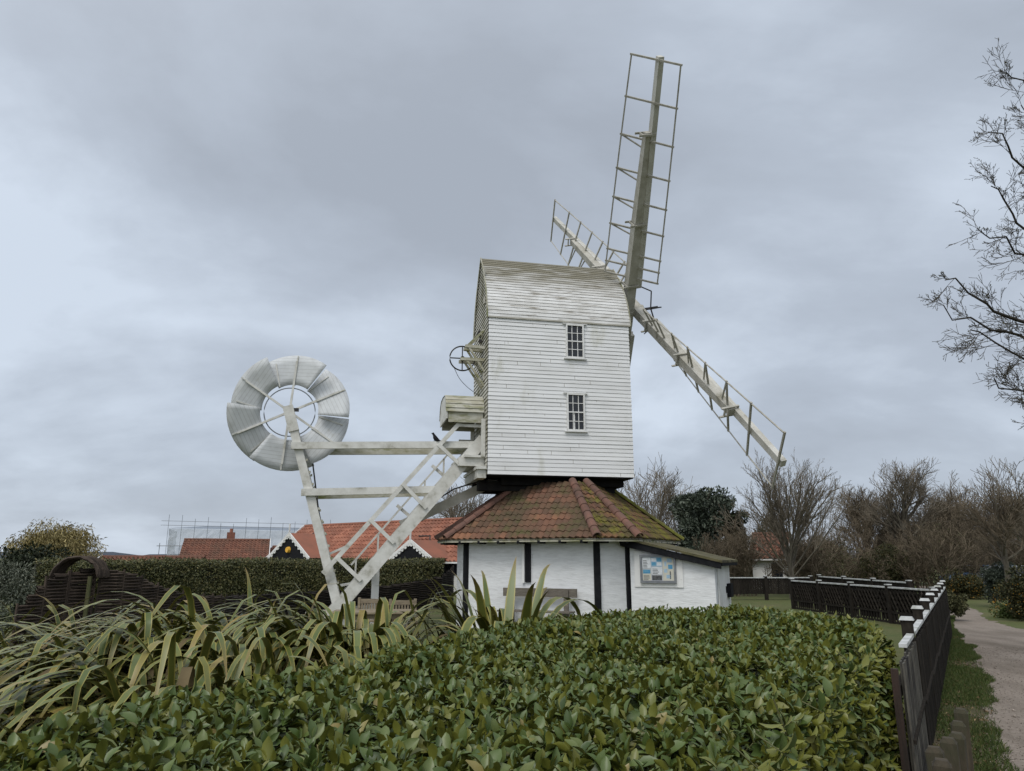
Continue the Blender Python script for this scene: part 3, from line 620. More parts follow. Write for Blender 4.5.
for i in range(8):
    p, q = cor(RR - .04, ZEA - .06)[i], cor(RR - .04, ZEA - .06)[(i + 1) % 8]; b.bar(p, q, .04, .07)
b.build('eaves_board', MOSSTIMBER, rh)
for i in range(8):
    p, q = cor(RR - .22, ZEA - .10)[i], cor(RR - .22, ZEA - .10)[(i + 1) % 8]; n = max(2, round(np.linalg.norm(q - p) / .58)); d = (q - p) / np.linalg.norm(q - p); nn_ = np.array([d[1], -d[0], 0])
    for k in range(n): c = p + (q - p) * (k + .5) / n; b = MB(); b.bar(c - nn_ * .2, c + nn_ * .17, .07, .075); b.build('rafter_end', BLACK, rh)
for i in range(8):
    b = MB(); p, q = e0[i] + (0, 0, .03), e1[i] + (0, 0, .03); d = q - p; Ln = np.linalg.norm(d); d /= Ln; sd_ = np.cross(d, (0, 0, 1)); sd_ /= np.linalg.norm(sd_); up = np.cross(sd_, d); n = 8
    for k in range(n):
        pa, pb = p + d * (Ln * k / n - .03), p + d * (Ln * (k + 1) / n); vs = []
        for pp, rr in ((pa, .125), (pa, .112), (pb, .105)):
            for a in np.linspace(0, math.pi, 8): vs.append(pp + sd_ * rr * math.cos(a) + up * rr * math.sin(a) * .95)
        fs = []
        for q2 in range(7): fs += [(q2, q2 + 1, 8 + q2 + 1, 8 + q2), (q2, q2 + 1, 16 + q2 + 1, 16 + q2)]
        b.add(vs, fs)
    b.build('hip_ridge', TILEHIPMOSS if i in (3,) else TILEHIP, rh)
d_ = np.array([math.cos(PHW), math.sin(PHW), 0]); n_ = np.array([math.sin(PHW), -math.cos(PHW), 0])      # along the front wall, outwards from it
fw0, fw1 = wl[0], wl[1]
def front(t, z, o=0.0): return fw0 + d_ * t + n_ * o + np.array([0, 0, z])
Lf = np.linalg.norm(fw1 - fw0); ts_ = .5 * Lf - .01
# slit window
b = MB(); b.bar(front(ts_, 1.21, .02), front(ts_, 2.2, .02), .15, .06, n_); sl = b.build('window', BLACK, rh)
b = MB(); b.bar(front(ts_ - .125, 1.19, .022), front(ts_ - .125, 2.2, .022), .07, .10, n_); b.build('frame', WHITE, sl)
# lean-to porch
p3 = np.array([1.54, -2.98, 0]); dn = np.array([-n_[0], -n_[1], 0])
def an(t, s, z): return p3 + d_ * t + dn * s + np.array([0, 0, z])
tw_, sw_ = 2.04, 2.3
zt = lambda t: 2.27 - .235 * t
b = MB()
b.prism([an(-.05, .06, 0), an(tw_, .06, 0), an(tw_, .06, zt(tw_) - .12), an(-.05, .06, zt(0) - .12)], -n_ * .14)
b.prism([an(tw_ - .14, .21, 0), an(tw_ - .14, sw_, 0), an(tw_ - .14, sw_, zt(tw_) - .12), an(tw_ - .14, .21, zt(tw_) - .12)], d_ * .135)
b.build('lean_to_wall', BRICKWHITE, rh, fixn=True)
b = MB(); t0, t1, s0, s1 = -.5, tw_ + .22, -.12, sw_ + .2
b.prism([an(t0, s0 - .03, zt(t0) - .02), an(t1, s0 - .03, zt(t1) - .02), an(t1, s0 - .03, zt(t1) + .035), an(t0, s0 - .03, zt(t0) + .035)], dn * (s1 - s0 + .06))
b.build('lean_to_roof', MOSSFELT, rh, fixn=True)
b = MB(); b.prism([an(t0 + .25, s0, zt(t0 + .25) - .20), an(t1 - .03, s0, zt(t1) - .17), an(t1 - .03, s0, zt(t1) - .024), an(t0 + .25, s0, zt(t0 + .25) - .026)], dn * .035)
b.prism([an(t1 - .04, s0 + .05, zt(t1) - .10), an(t1 - .04, s1, zt(t1) - .10), an(t1 - .04, s1, zt(t1) - .026), an(t1 - .04, s0 + .05, zt(t1) - .026)], d_ * .03)
b.build('fascia', BLACK, rh, fixn=True)
b = MB(); b.prism([an(.06, .052, 1.12), an(1.28, .052, 1.12), an(1.28, .052, zt(1.28) - .2), an(.06, .052, zt(.06) - .24)], -dn * .02)
b.build('board_panel', WHITE, rh, fixn=True)
b = MB(); 
for k in range(5):
    s_ = .38 + k * .36; b.prism([an(tw_ + .002, s_, .05), an(tw_ + .002, s_ + .345, .05), an(tw_ + .002, s_ + .345, zt(tw_) - .15), an(tw_ + .002, s_, zt(tw_) - .15)], d_ * .03)
dr = b.build('door', WHITE, rh, fixn=True)
b = MB(); b.prism([an(tw_ + .035, 1.55, .84), an(tw_ + .035, 1.95, .84), an(tw_ + .035, 1.95, 1.18), an(tw_ + .035, 1.55, 1.18)], d_ * .10); b.bar(an(tw_ + .05, 1.40, .95), an(tw_ + .05, 1.40, 1.12), .03, .03); b.build('latch_box', BLACK, dr, fixn=True)
# notice board hanging on the lean-to
nb_ = thing('notice_board', 'grey framed notice board of pale papers on white lean-to wall', 'notice board', tuple(np.array([MX, MY, 0]) + an(.67, .02, 1.56)), PHW)
b = MB(); W2, H2 = .45, .345
b.box((-W2, -.05, -H2), (-W2 + .05, 0, H2)); b.box((W2 - .05, -.05, -H2), (W2, 0, H2)); b.box((-W2 + .05, -.048, H2 - .05), (W2 - .05, 0, H2)); b.box((-W2 + .05, -.048, -H2), (W2 - .05, 0, -H2 + .06)); b.build('frame', GREYMETAL, nb_)
b = MB(); b.box((-W2 + .05, -.014, -H2 + .06), (W2 - .05, -.004, H2 - .05)); b.build('backing', mat('grey_pin_board', (.42, .44, .46), (.36, .38, .40), 8, .6), nb_)
def paper(x0, x1, z0, z1, m, inks=(), y=-.018):
    b = MB(); b.box((x0, y, z0), (x1, y + .003, z1), 0)
    for (a0, a1, c0, c1, mi) in inks: b.box((x0 + (x1 - x0) * a0, y - .002, z0 + (z1 - z0) * c0), (x0 + (x1 - x0) * a1, y - .0004, z0 + (z1 - z0) * c1), mi)
    b.build('paper', [m, INKB, INKD, PAPERC, PAPERW, PAPERB], nb_)
rr_ = random.Random(4)
def lines(n, x0=.1, x1=.9, z0=.08, z1=.9, mi=2): return [(x0, x0 + (x1 - x0) * rr_.uniform(.5, 1), z0 + (z1 - z0) * k / n, z0 + (z1 - z0) * (k + .38) / n, mi) for k in range(n)]
paper(-.39, -.18, .02, .285, PAPERW, lines(5, z1=.8))
paper(-.39, -.18, -.28, -.01, PAPERC, [(.05, .95, .62, .98, 1)] + lines(4, z1=.55))
paper(-.165, .105, .06, .285, PAPERB, [(.04, .46, .1, .46, 1), (.54, .96, .1, .46, 4), (.04, .46, .54, .92, 4), (.54, .96, .54, .92, 1)])
paper(-.165, .105, -.13, .045, PAPERW, lines(4))
paper(-.165, .105, -.28, -.145, PAPERW, [(.03, .97, .05, .95, 2), (.35, .7, .2, .7, 4)])
paper(.125, .395, -.28, .285, PAPERC, [(.4, .85, .78, .95, 5), (.15, .35, .62, .82, 5), (.5, .9, .5, .68, 1), (.1, .4, .34, .5, 5), (.3, .7, .1, .25, 5), (.62, .72, .08, .4, 2)])
# bench
bc = np.array([MX, MY, 0]) + front(.60 * Lf, 0, .42)
be = thing('garden_bench', 'grey weathered wooden bench against the white roundhouse wall', 'bench', tuple(bc), PHW)
b = MB()
for k in range(3): b.box((-.98, -.25 + k * .155, .50), (.98, -.12 + k * .155, .535))
b.build('seat', WOODGREY, be)
b = MB(); b.box((-1.02, .20, .86), (1.02, .25, 1.07)); b.build('backrest', WOODGREY, be)
for sx in (-.75, .75):
    b = MB(); b.box((sx - .06, .15, 0), (sx + .06, .197, 1.04)); b.box((sx - .06, -.22, 0), (sx + .06, -.16, .499)); b.box((sx - .05, -.16, .40), (sx + .05, .15, .497)); b.build('leg', WOODGREY, be)
b = MB(); b.bar((-.69, .0, .08), (.0, 0, .41), .05, .05); b.bar((.69, .0, .08), (.0, 0, .405), .05, .05); b.build('brace', BLACK, be)

# ------------------------------------------------------------------ garden furniture
def chair(loc, rz, label):
    t = thing('garden_chair', label, 'chair', loc, rz, 'wooden garden chairs')
    b = MB()
    for k in range(5): b.box((-.25, -.24 + k * .096, .42), (.25, -.16 + k * .096, .445))
    b.build('seat', TEAK, t)
    b = MB(); b.box((-.27, .23, .80), (.27, .265, .90)); b.box((-.27, .232, .45), (.27, .262, .51))
    for k in range(7): b.box((-.23 + k * .066, .238, .511), (-.19 + k * .066, .256, .799))
    b.build('backrest', TEAK, t)
    for sx in (-.28, .28):
        b = MB(); b.box((sx - .03, .22, 0), (sx + .03, .275, .93)); b.build('leg', TEAK, t)
        b = MB(); b.box((sx - .03, -.25, 0), (sx + .03, -.195, .66)); b.build('leg', TEAK, t)
        b = MB(); b.box((sx - .035, -.28, .661), (sx + .035, .218, .69)); b.build('armrest', TEAK, t)
    return t
chair((-2.42, 16.75, 0), R(12), 'wooden garden chair with slatted back at the right end of the table')
chair((-3.32, 17.25, 0), R(-8), 'wooden garden chair on the far side of table below the ladder')
tb = thing('garden_table', 'weathered wooden garden table in front of the ladder foot', 'table', (-2.95, 16.05, 0), R(6))
b = MB()
for k in range(8): b.box((-.85, -.5 + k * .126, .70), (.85, -.5 + k * .126 + .118, .735))
b.build('tabletop', TEAK, tb)
for sx in (-.74, .74):
    for sy in (-.4, .4): b = MB(); b.box((sx - .04, sy - .04, 0), (sx + .04, sy + .04, .698)); b.build('leg', TEAK, tb)
b = MB(); b.box((-.70, -.41, .60), (.70, -.385, .697)); b.box((-.70, .385, .60), (.70, .41, .697)); b.build('apron', TEAK, tb)
# birds
def bird(loc, rz, label, s=1.0):
    me = bpy.data.meshes.new('bird'); bm = bmesh.new()
    prof = [(-.20, .008, .012), (-.12, .016, .004), (-.06, .045, .0), (0, .06, .01), (.05, .055, .035), (.085, .036, .07), (.11, .034, .09), (.135, .026, .095), (.150, .010, .09), (.175, .003, .085)]
    rings = []
    for x, r, z in prof: rings.append([bm.verts.new((x * s, r * s * math.cos(a), (z + .075) * s + r * s * math.sin(a) * 1.05)) for a in np.linspace(0, 2 * math.pi, 9)[:-1]])
    for p, q in zip(rings, rings[1:]):
        for i in range(8): bm.faces.new((p[i], p[(i + 1) % 8], q[(i + 1) % 8], q[i]))
    bm.faces.new(rings[0]); bm.faces.new(rings[-1][::-1])
    for sy in (-.02, .02):
        vs = []
        for z in (0, .05):
            for a in range(4): vs.append(bm.verts.new((.01 * s + .006 * math.cos(a * 1.57), sy * s + .006 * math.sin(a * 1.57), z * s)))
        for i in range(4): bm.faces.new((vs[i], vs[(i + 1) % 4], vs[4 + (i + 1) % 4], vs[4 + i]))
    bm.to_mesh(me); bm.free(); me.materials.append(BLACK)
    for p in me.polygons: p.use_smooth = True
    o = bpy.data.objects.new('bird', me); COL.objects.link(o); o.location = loc; o.rotation_euler = (0, R(-25), rz); tag(o, label, 'bird', 'dark birds on the windmill')
def mw(x, y, z): return (MX + x * math.cos(A) - y * math.sin(A), MY + x * math.sin(A) + y * math.cos(A), z)
bird(mw(-3.92, -.52, 5.07), R(160), 'dark bird perched on the upper fan beam', 1.15)
bird(mw(-3.24, -.64, 5.62), R(30), 'dark bird perched at the top of the ladder handrail', .85)

# ------------------------------------------------------------------ leaves
def leaf_template(n=5, fold=.25, droop=.25, peak=.45, rnd=False):
    """length 1 along +x, width 1, with folded midrib; (n*3,3) verts, quads"""
    V = []; Fq = []
    for i in range(n):
        t = i / (n - 1); wd = max(.04, math.sin(math.pi * (t ** (.75 if peak < .5 else 1))) ** .75) * .5
        if rnd: wd = (.10, .36, .50, .42, .07)[i]
        z = -droop * t * t
        for s_ in (-1, 0, 1): V.append((t - .08 * droop * t * t, s_ * wd, z + abs(s_) * wd * fold * 2))
    for i in range(n - 1):
        for k in range(2): a = i * 3 + k; Fq.append((a, a + 3, a + 4, a + 1))
    return np.array(V), np.array(Fq)
def scatter(T, Fq, pos, ex, nz_, Ls, Ws):
    """place template at pos with x axis ex and normal nz_ ((n,3) arrays)"""
    ex = ex / np.linalg.norm(ex, axis=1)[:, None]; ey = np.cross(nz_, ex); ey /= np.linalg.norm(ey, axis=1)[:, None] + 1e-9; ez = np.cross(ex, ey)
    V = pos[:, None] + T[None, :, 0, None] * Ls[:, None, None] * ex[:, None] + T[None, :, 1, None] * Ws[:, None, None] * ey[:, None] + T[None, :, 2, None] * Ls[:, None, None] * ez[:, None]
    n, k = len(pos), len(T)
    Fa = (Fq[None] + (np.arange(n) * k)[:, None, None]).reshape(-1, Fq.shape[1])
    return V.reshape(-1, 3), Fa
# --- foreground laurel hedge
hedge_poly = np.array([(-4.6, -.6), (-2.45, 3.7), (-1.95, 4.75), (-1.4, 5.75), (-.85, 7.5), (-.3, 9.0), (.75, 10.6), (2.0, 11.75), (3.4, 11.6), (4.6, 10.9), (4.45, 9.4), (4.0, 8.2), (3.02, 6.4), (2.42, 5.4), (1.74, 4.4), (.86, 2.85), (.1, 1.0), (-.3, -.6)])
def inside(P, poly):
    x, y = P[:, 0], P[:, 1]; r = np.zeros(len(P), bool); j = len(poly) - 1
    for i in range(len(poly)):
        xi, yi = poly[i]; xj, yj = poly[j]; c = ((yi > y) != (yj > y)) & (x < (xj - xi) * (y - yi) / (yj - yi + 1e-12) + xi); r ^= c; j = i
    return r
def bumps(x, y): return .045 * np.sin(x * 2.1 + 1.3 * np.sin(y * 1.1)) * np.sin(y * 1.7 + .6) + .03 * np.sin(x * 5.3 + y * 3.1) + .02 * np.sin(y * 7.7 - x * 3)
def edge_dist(P, poly):
    d = np.full(len(P), 9e9)
    for i in range(len(poly)):
        a, b_ = poly[i], poly[(i + 1) % len(poly)]; ab = b_ - a; t = np.clip(((P - a) @ ab) / (ab @ ab), 0, 1); d = np.minimum(d, np.linalg.norm(P - (a + t[:, None] * ab), axis=1))
    return d
HZ = 1.10
hd = thing('laurel_hedge', 'broad clipped laurel hedge filling the foreground before the windmill', 'hedge', (0, 0, 0))
def top_z(P):
    d = edge_dist(P, hedge_poly); return HZ - .07 + bumps(P[:, 0], P[:, 1]) - .16 * np.exp(-d / .16)
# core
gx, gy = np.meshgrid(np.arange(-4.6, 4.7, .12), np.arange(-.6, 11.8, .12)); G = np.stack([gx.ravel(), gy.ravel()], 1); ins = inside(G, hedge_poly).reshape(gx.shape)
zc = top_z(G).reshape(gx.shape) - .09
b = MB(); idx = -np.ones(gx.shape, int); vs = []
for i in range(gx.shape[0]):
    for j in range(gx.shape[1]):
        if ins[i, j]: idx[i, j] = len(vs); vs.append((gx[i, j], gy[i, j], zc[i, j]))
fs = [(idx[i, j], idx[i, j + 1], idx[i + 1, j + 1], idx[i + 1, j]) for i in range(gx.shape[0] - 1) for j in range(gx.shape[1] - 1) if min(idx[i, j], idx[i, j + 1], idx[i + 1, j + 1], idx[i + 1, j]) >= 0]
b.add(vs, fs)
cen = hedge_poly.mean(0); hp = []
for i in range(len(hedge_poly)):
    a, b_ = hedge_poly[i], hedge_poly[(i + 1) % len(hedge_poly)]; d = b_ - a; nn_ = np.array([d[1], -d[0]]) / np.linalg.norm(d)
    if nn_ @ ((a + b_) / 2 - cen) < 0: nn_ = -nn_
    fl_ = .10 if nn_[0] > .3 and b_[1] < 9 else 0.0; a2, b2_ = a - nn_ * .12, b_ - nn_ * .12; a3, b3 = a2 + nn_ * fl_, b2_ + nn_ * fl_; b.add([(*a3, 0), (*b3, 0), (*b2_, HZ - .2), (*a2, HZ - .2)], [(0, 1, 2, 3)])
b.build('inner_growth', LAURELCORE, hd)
LT_, LF_ = leaf_template(5, .16, .20, rnd=True)
P = RNG.uniform((-4.6, -.6), (4.7, 11.8), (25000, 2)); P = P[inside(P, hedge_poly)]
P = P[(P[:, 1] > 1.2)]
zt_ = top_z(P) + RNG.normal(0, .022, len(P)) - np.abs(RNG.normal(0, .02, len(P)))
shoot = np.concatenate([P, zt_[:, None]], 1); axis = np.tile([0, 0, 1.0], (len(P), 1)) + RNG.normal(0, .28, (len(P), 3))
# right hand side of the hedge, leaning over the path
side_pos, side_ax = [], []
for i in range(len(hedge_poly)):
    a, b_ = hedge_poly[i], hedge_poly[(i + 1) % len(hedge_poly)]; d = b_ - a; Ls_ = np.linalg.norm(d); nn_ = np.array([d[1], -d[0]]) / Ls_
    if nn_ @ ((a + b_) / 2 - cen) < 0: nn_ = -nn_
    k = int(Ls_ * HZ * (130 if nn_[0] > .3 else 45)); t = RNG.uniform(0, 1, k); z = RNG.uniform(.03, HZ - .06, k); fl_ = .10 if nn_[0] > .3 and b_[1] < 9 else 0.0; q = a + t[:, None] * d + nn_ * (RNG.normal(.0, .045, k) - .04 + fl_ * (1 - z / HZ))[:, None]
    side_pos.append(np.concatenate([q, z[:, None]], 1)); side_ax.append(np.stack([np.full(k, nn_[0]), np.full(k, nn_[1]), np.full(k, -.30)], 1) + RNG.normal(0, .35, (k, 3)))
shoot = np.concatenate([shoot] + side_pos); axis = np.concatenate([axis] + side_ax); axis /= np.linalg.norm(axis, axis=1)[:, None]
nl = 7; Pn = np.repeat(shoot, nl, 0); An = np.repeat(axis, nl, 0); k = len(Pn)
phi = np.tile(np.arange(nl) * 2.399, len(shoot)) + np.repeat(RNG.uniform(0, 6.28, len(shoot)), nl)
inc = np.tile(np.linspace(.05, 1.2, nl), len(shoot)) + RNG.normal(0, .30, k)      # elevation of leaf above the plane across the shoot
u = np.cross(An, np.array([.31, .77, .55])); u /= np.linalg.norm(u, axis=1)[:, None]; v = np.cross(An, u)
ex = (np.cos(phi)[:, None] * u + np.sin(phi)[:, None] * v) * np.cos(inc)[:, None] + An * np.sin(inc)[:, None]
nzv = An + RNG.normal(0, .33, (k, 3))
Ls = .048 + .075 * RNG.random(k) ** 1.2; Ls *= np.tile(np.linspace(1.05, .72, nl), len(shoot)); Ws = Ls * RNG.uniform(.46, .60, k)
pos = Pn + An * (np.tile(np.linspace(-.05, .03, nl), len(shoot)))[:, None]
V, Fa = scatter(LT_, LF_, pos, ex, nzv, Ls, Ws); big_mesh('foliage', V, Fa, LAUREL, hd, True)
b = MB()
for i in range(0, len(shoot), 3):
    p, a_ = shoot[i], axis[i]; b.tube([p - a_ * .16, p + a_ * .03], [.005, .0025], 3)
b.build('stem', mat('laurel_stem', (.06, .075, .025), (.09, .085, .03), 4, .7), hd)

# --- flax clumps
def flax_leaf(base, az, L_, el0, tb, wb, bend, wd, n=18, twist=0.0):
    p = np.array(base, float); V = []; st_ = L_ / (n - 1)
    for i in range(n):
        t = i / (n - 1); q = min(max((t - tb) / wb, 0), 1); el = el0 - .35 * t - bend * q * q * (3 - 2 * q)
        el = max(el, -1.5)
        d = np.array([math.cos(az) * math.cos(el), math.sin(az) * math.cos(el), math.sin(el)]); a2 = az + twist * t
        sd_ = np.array([-math.sin(a2), math.cos(a2), 0]); up = np.cross(d, sd_)
        wv = wd * (min(1, .6 + t * 1.2) if t < .62 else (1 - ((t - .62) / .38) ** 1.6)) + .003; fo = .30 * max(0, 1 - 2.2 * t) + .05
        V += [p - sd_ * wv / 2 + up * wv * fo, p.copy(), p + sd_ * wv / 2 + up * wv * fo]
        p = p + d * st_; p[2] = max(p[2], .03)
    return V
def flax(loc, n, Lm, label, az0=R(212), bias=.45, seed=0, spread=.45, dead=.025, up=.12, wide=1.0):
    rg = np.random.default_rng(seed); V, Vd = [], []
    for i in range(n):
        rr_ = math.sqrt(rg.random()); ba = rg.uniform(0, 6.283); base = (spread * rr_ * math.cos(ba), spread * rr_ * math.sin(ba), 0)
        vx, vy = math.cos(ba) * rr_ + bias * 1.1 * math.cos(az0) + rg.normal(0, .22), math.sin(ba) * rr_ + bias * 1.1 * math.sin(az0) + rg.normal(0, .22); az = math.atan2(vy, vx)
        L_ = Lm * rg.uniform(.75, 1.3); wd = rg.uniform(.050, .080) * wide
        if rg.random() < up: lf = flax_leaf(base, az, L_ * .8, R(rg.uniform(66, 86)), .75, .3, rg.uniform(.2, 1.4), wd, twist=rg.normal(0, .3))
        elif rg.random() < .12: lf = flax_leaf(base, az, L_, R(rg.uniform(66, 84)), rg.uniform(.42, .55), rg.uniform(.15, .25), rg.uniform(1.9, 2.6), wd, twist=rg.normal(0, .2))
        else:
            tb = rg.uniform(.18, .36); lf = flax_leaf(base, az, L_, R(82 - 20 * rr_ + rg.normal(0, 5)), tb, 1.0 - tb, 1.9 + .5 * rr_ + rg.normal(0, .2), wd, twist=rg.normal(0, .12))
        (Vd if rg.random() < dead else V).append(lf)
    root = thing('flax_plant', label, 'plant', loc, 0, 'arching flax clumps behind the hedge')
    for nm_, vv, m in (('foliage', V, FLAX), ('dry_leaf', Vd, FLAXDEAD)):
        if not vv: continue
        T = 18; Fq = np.array([(i * 3 + k, i * 3 + 3 + k, i * 3 + 4 + k, i * 3 + 1 + k) for i in range(T - 1) for k in range(2)])
        Fa = (Fq[None] + (np.arange(len(vv)) * T * 3)[:, None, None]).reshape(-1, 4); big_mesh(nm_, np.array(vv).reshape(-1, 3), Fa, m, root, True, uv=np.tile(np.array([(j / 2, i_ / (T - 1)) for i_ in range(T) for j in range(3)]), (len(vv), 1)))
for i, (px, Y, n, Lm, sp_, lab, up_, wd_) in enumerate([
        (12, 6.4, 300, 1.55, .55, 'arching flax clump at the left edge of the photo', .0, 1),
        (105, 7.4, 360, 1.80, .6, 'tall flax clump in front of the woven willow arch', .012, 1),
        (72, 5.3, 240, 1.3, .5, 'low drooping flax clump nearest the bottom left corner', .0, .85),
        (215, 8.0, 380, 1.95, .6, 'full flax clump with bent tops between the arch and ladder', .016, 1),
        (168, 6.4, 270, 1.65, .5, 'drooping flax clump low against the left edge of the laurel', .0, 1),
        (335, 8.7, 360, 2.0, .6, 'broad flax clump directly below the foot of the ladder', .012, 1),
        (268, 7.3, 260, 1.65, .5, 'pale leaning flax clump at the middle of the laurel edge', .0, 1),
        (405, 9.2, 60, 1.2, .35, 'thin flax clump beside the garden table', .0, 1),
        (502, 9.7, 60, 2.05, .30, 'spiky flax clump in front of the grey bench', .38, 1.75)]):
    g = at(px, 600, Y=Y); flax((g[0], Y, 0), n, Lm, lab, seed=40 + i, spread=sp_, bias=.55 if px < 400 else .2, up=up_, wide=wd_)

# ------------------------------------------------------------------ wattle fences
def wattle(b, line, z0f, topf, rod=.027, stake=.42, amp=.020, seed=1):
    """line: (n,2) plan polyline; rods woven round stakes up to topf(s)"""
    P = np.array(line, float); s = np.concatenate([[0], np.cumsum(np.linalg.norm(np.diff(P, axis=0), axis=1))]); Lt = s[-1]
    S_ = np.arange(0, Lt, stake / 3); X = np.interp(S_, s, P[:, 0]); Y = np.interp(S_, s, P[:, 1])
    T = np.stack([np.gradient(X), np.gradient(Y)], 1); T /= np.linalg.norm(T, axis=1)[:, None] + 1e-9; Nn = np.stack([-T[:, 1], T[:, 0]], 1)
    rg = np.random.default_rng(seed); tops = np.array([topf(q / Lt) for q in S_]); k = 0; z = z0f + rod / 2
    while z < tops.max():
        ph = (k % 2) * math.pi; off = amp * np.sin(S_ / stake * math.pi + ph); zz_ = z + rg.normal(0, .004, len(S_)); ok = zz_ < tops
        i = 0
        while i < len(S_):
            if not ok[i]: i += 1; continue
            j = i
            while j + 1 < len(S_) and ok[j + 1]: j += 1
            if j - i >= 1:
                pts = np.stack([X[i:j + 1] + Nn[i:j + 1, 0] * off[i:j + 1], Y[i:j + 1] + Nn[i:j + 1, 1] * off[i:j + 1], zz_[i:j + 1]], 1)
                # break long rods into pieces so each reads as one stem
                q = 0
                while q < len(pts) - 1:
                    e_ = min(len(pts) - 1, q + rg.integers(8, 22)); b.tube(pts[q:e_ + 1], rod * .66, 4); q = e_
            i = j + 1
        z += rod; k += 1
    for q in range(0, len(S_), 3): b.tube([(X[q], Y[q], z0f), (X[q], Y[q], tops[q] + .04)], .02, 5)
def zpy(py, Y): return at(512, py, Y=Y)[2]
# arched gateway: two swept panels and the hoop between them
wf = thing('wattle_gateway', 'dark woven willow gateway with an arched hoop at the left', 'fence', (0, 0, 0))
b = MB(); a0, a1 = at(15, 620, Y=12.2), at(66, 600, Y=13.0)
wattle(b, [a0[:2], (a0[:2] + a1[:2]) / 2 + (0, -.05), a1[:2]], 0, lambda t: zpy(606, 12.2) + (zpy(573, 13.0) - zpy(606, 12.2)) * math.sin(min(t * 1.3, 1) * math.pi / 2), seed=1); b.build('panel', WATTLE, wf)
b = MB(); a2 = at(97, 600, Y=13.4)
wattle(b, [a1[:2] + (.02, 0), a2[:2]], 0, lambda t: zpy(572, 13.1) + .07 * math.sin(t * 2.8), seed=2); b.build('gate', WATTLE, wf)
def topline(pts):
    P_ = [at(px, 600, Y=Y)[:2] for px, Y, py in pts]; L_ = np.concatenate([[0], np.cumsum([np.linalg.norm(b_ - a_) for a_, b_ in zip(P_, P_[1:])])]); zt = [zpy(py, Y) for px, Y, py in pts]
    return P_, lambda t: float(np.interp(t * L_[-1], L_, zt))
b = MB(); c, tf = topline([(97, 13.4, 567), (115, 13.6, 570), (135, 14.0, 575), (160, 14.6, 586), (190, 15.6, 594.5), (225, 17.2, 596)])
wattle(b, c, 0, tf, seed=3); b.build('panel', WATTLE, wf)
b = MB(); pa, pb = at(53, 577, Y=13.0), at(101, 575, Y=13.2); m0 = (pa + pb) / 2; ax_ = (pb - pa) / 2
for q in range(22):
    f_ = q / 21; dy = -.10 + f_ * .36
    pts = [m0 + ax_ * (math.cos(a) * (1 + .0 * f_)) + np.array([0, dy + RNG.normal(0, .006), math.sin(a) * .36 - .04 + RNG.normal(0, .008)]) for a in np.linspace(0, math.pi, 19)]
    b.tube(pts, .022, 4)
b.build('hoop', WATTLE, wf)
b = MB(); g = at(91, 600, Y=13.2); b.tube([(g[0], g[1] - .12, 0), (g[0], g[1] - .12, 1.52)], .035, 6, cap=True); b.build('gate_post', mat('green_stake', (.06, .065, .025), (.09, .085, .04), 5, .8), wf)
# low wattle fence curving in front of the clipped hedge
wl2 = thing('wattle_fence', 'low dark woven willow fence curving along the clipped hedge', 'fence', (0, 0, 0))
c2, tf = topline([(226, 17.3, 596), (254, 19.5, 594.5), (322, 23, 591), (379, 25.6, 586.5), (420, 27.0, 581), (441, 27.8, 576), (451, 28.8, 568), (453, 30.5, 566)])
b = MB(); wattle(b, c2, 0, tf, rod=.04, seed=4); b.build('panel', WATTLEFAR, wl2)

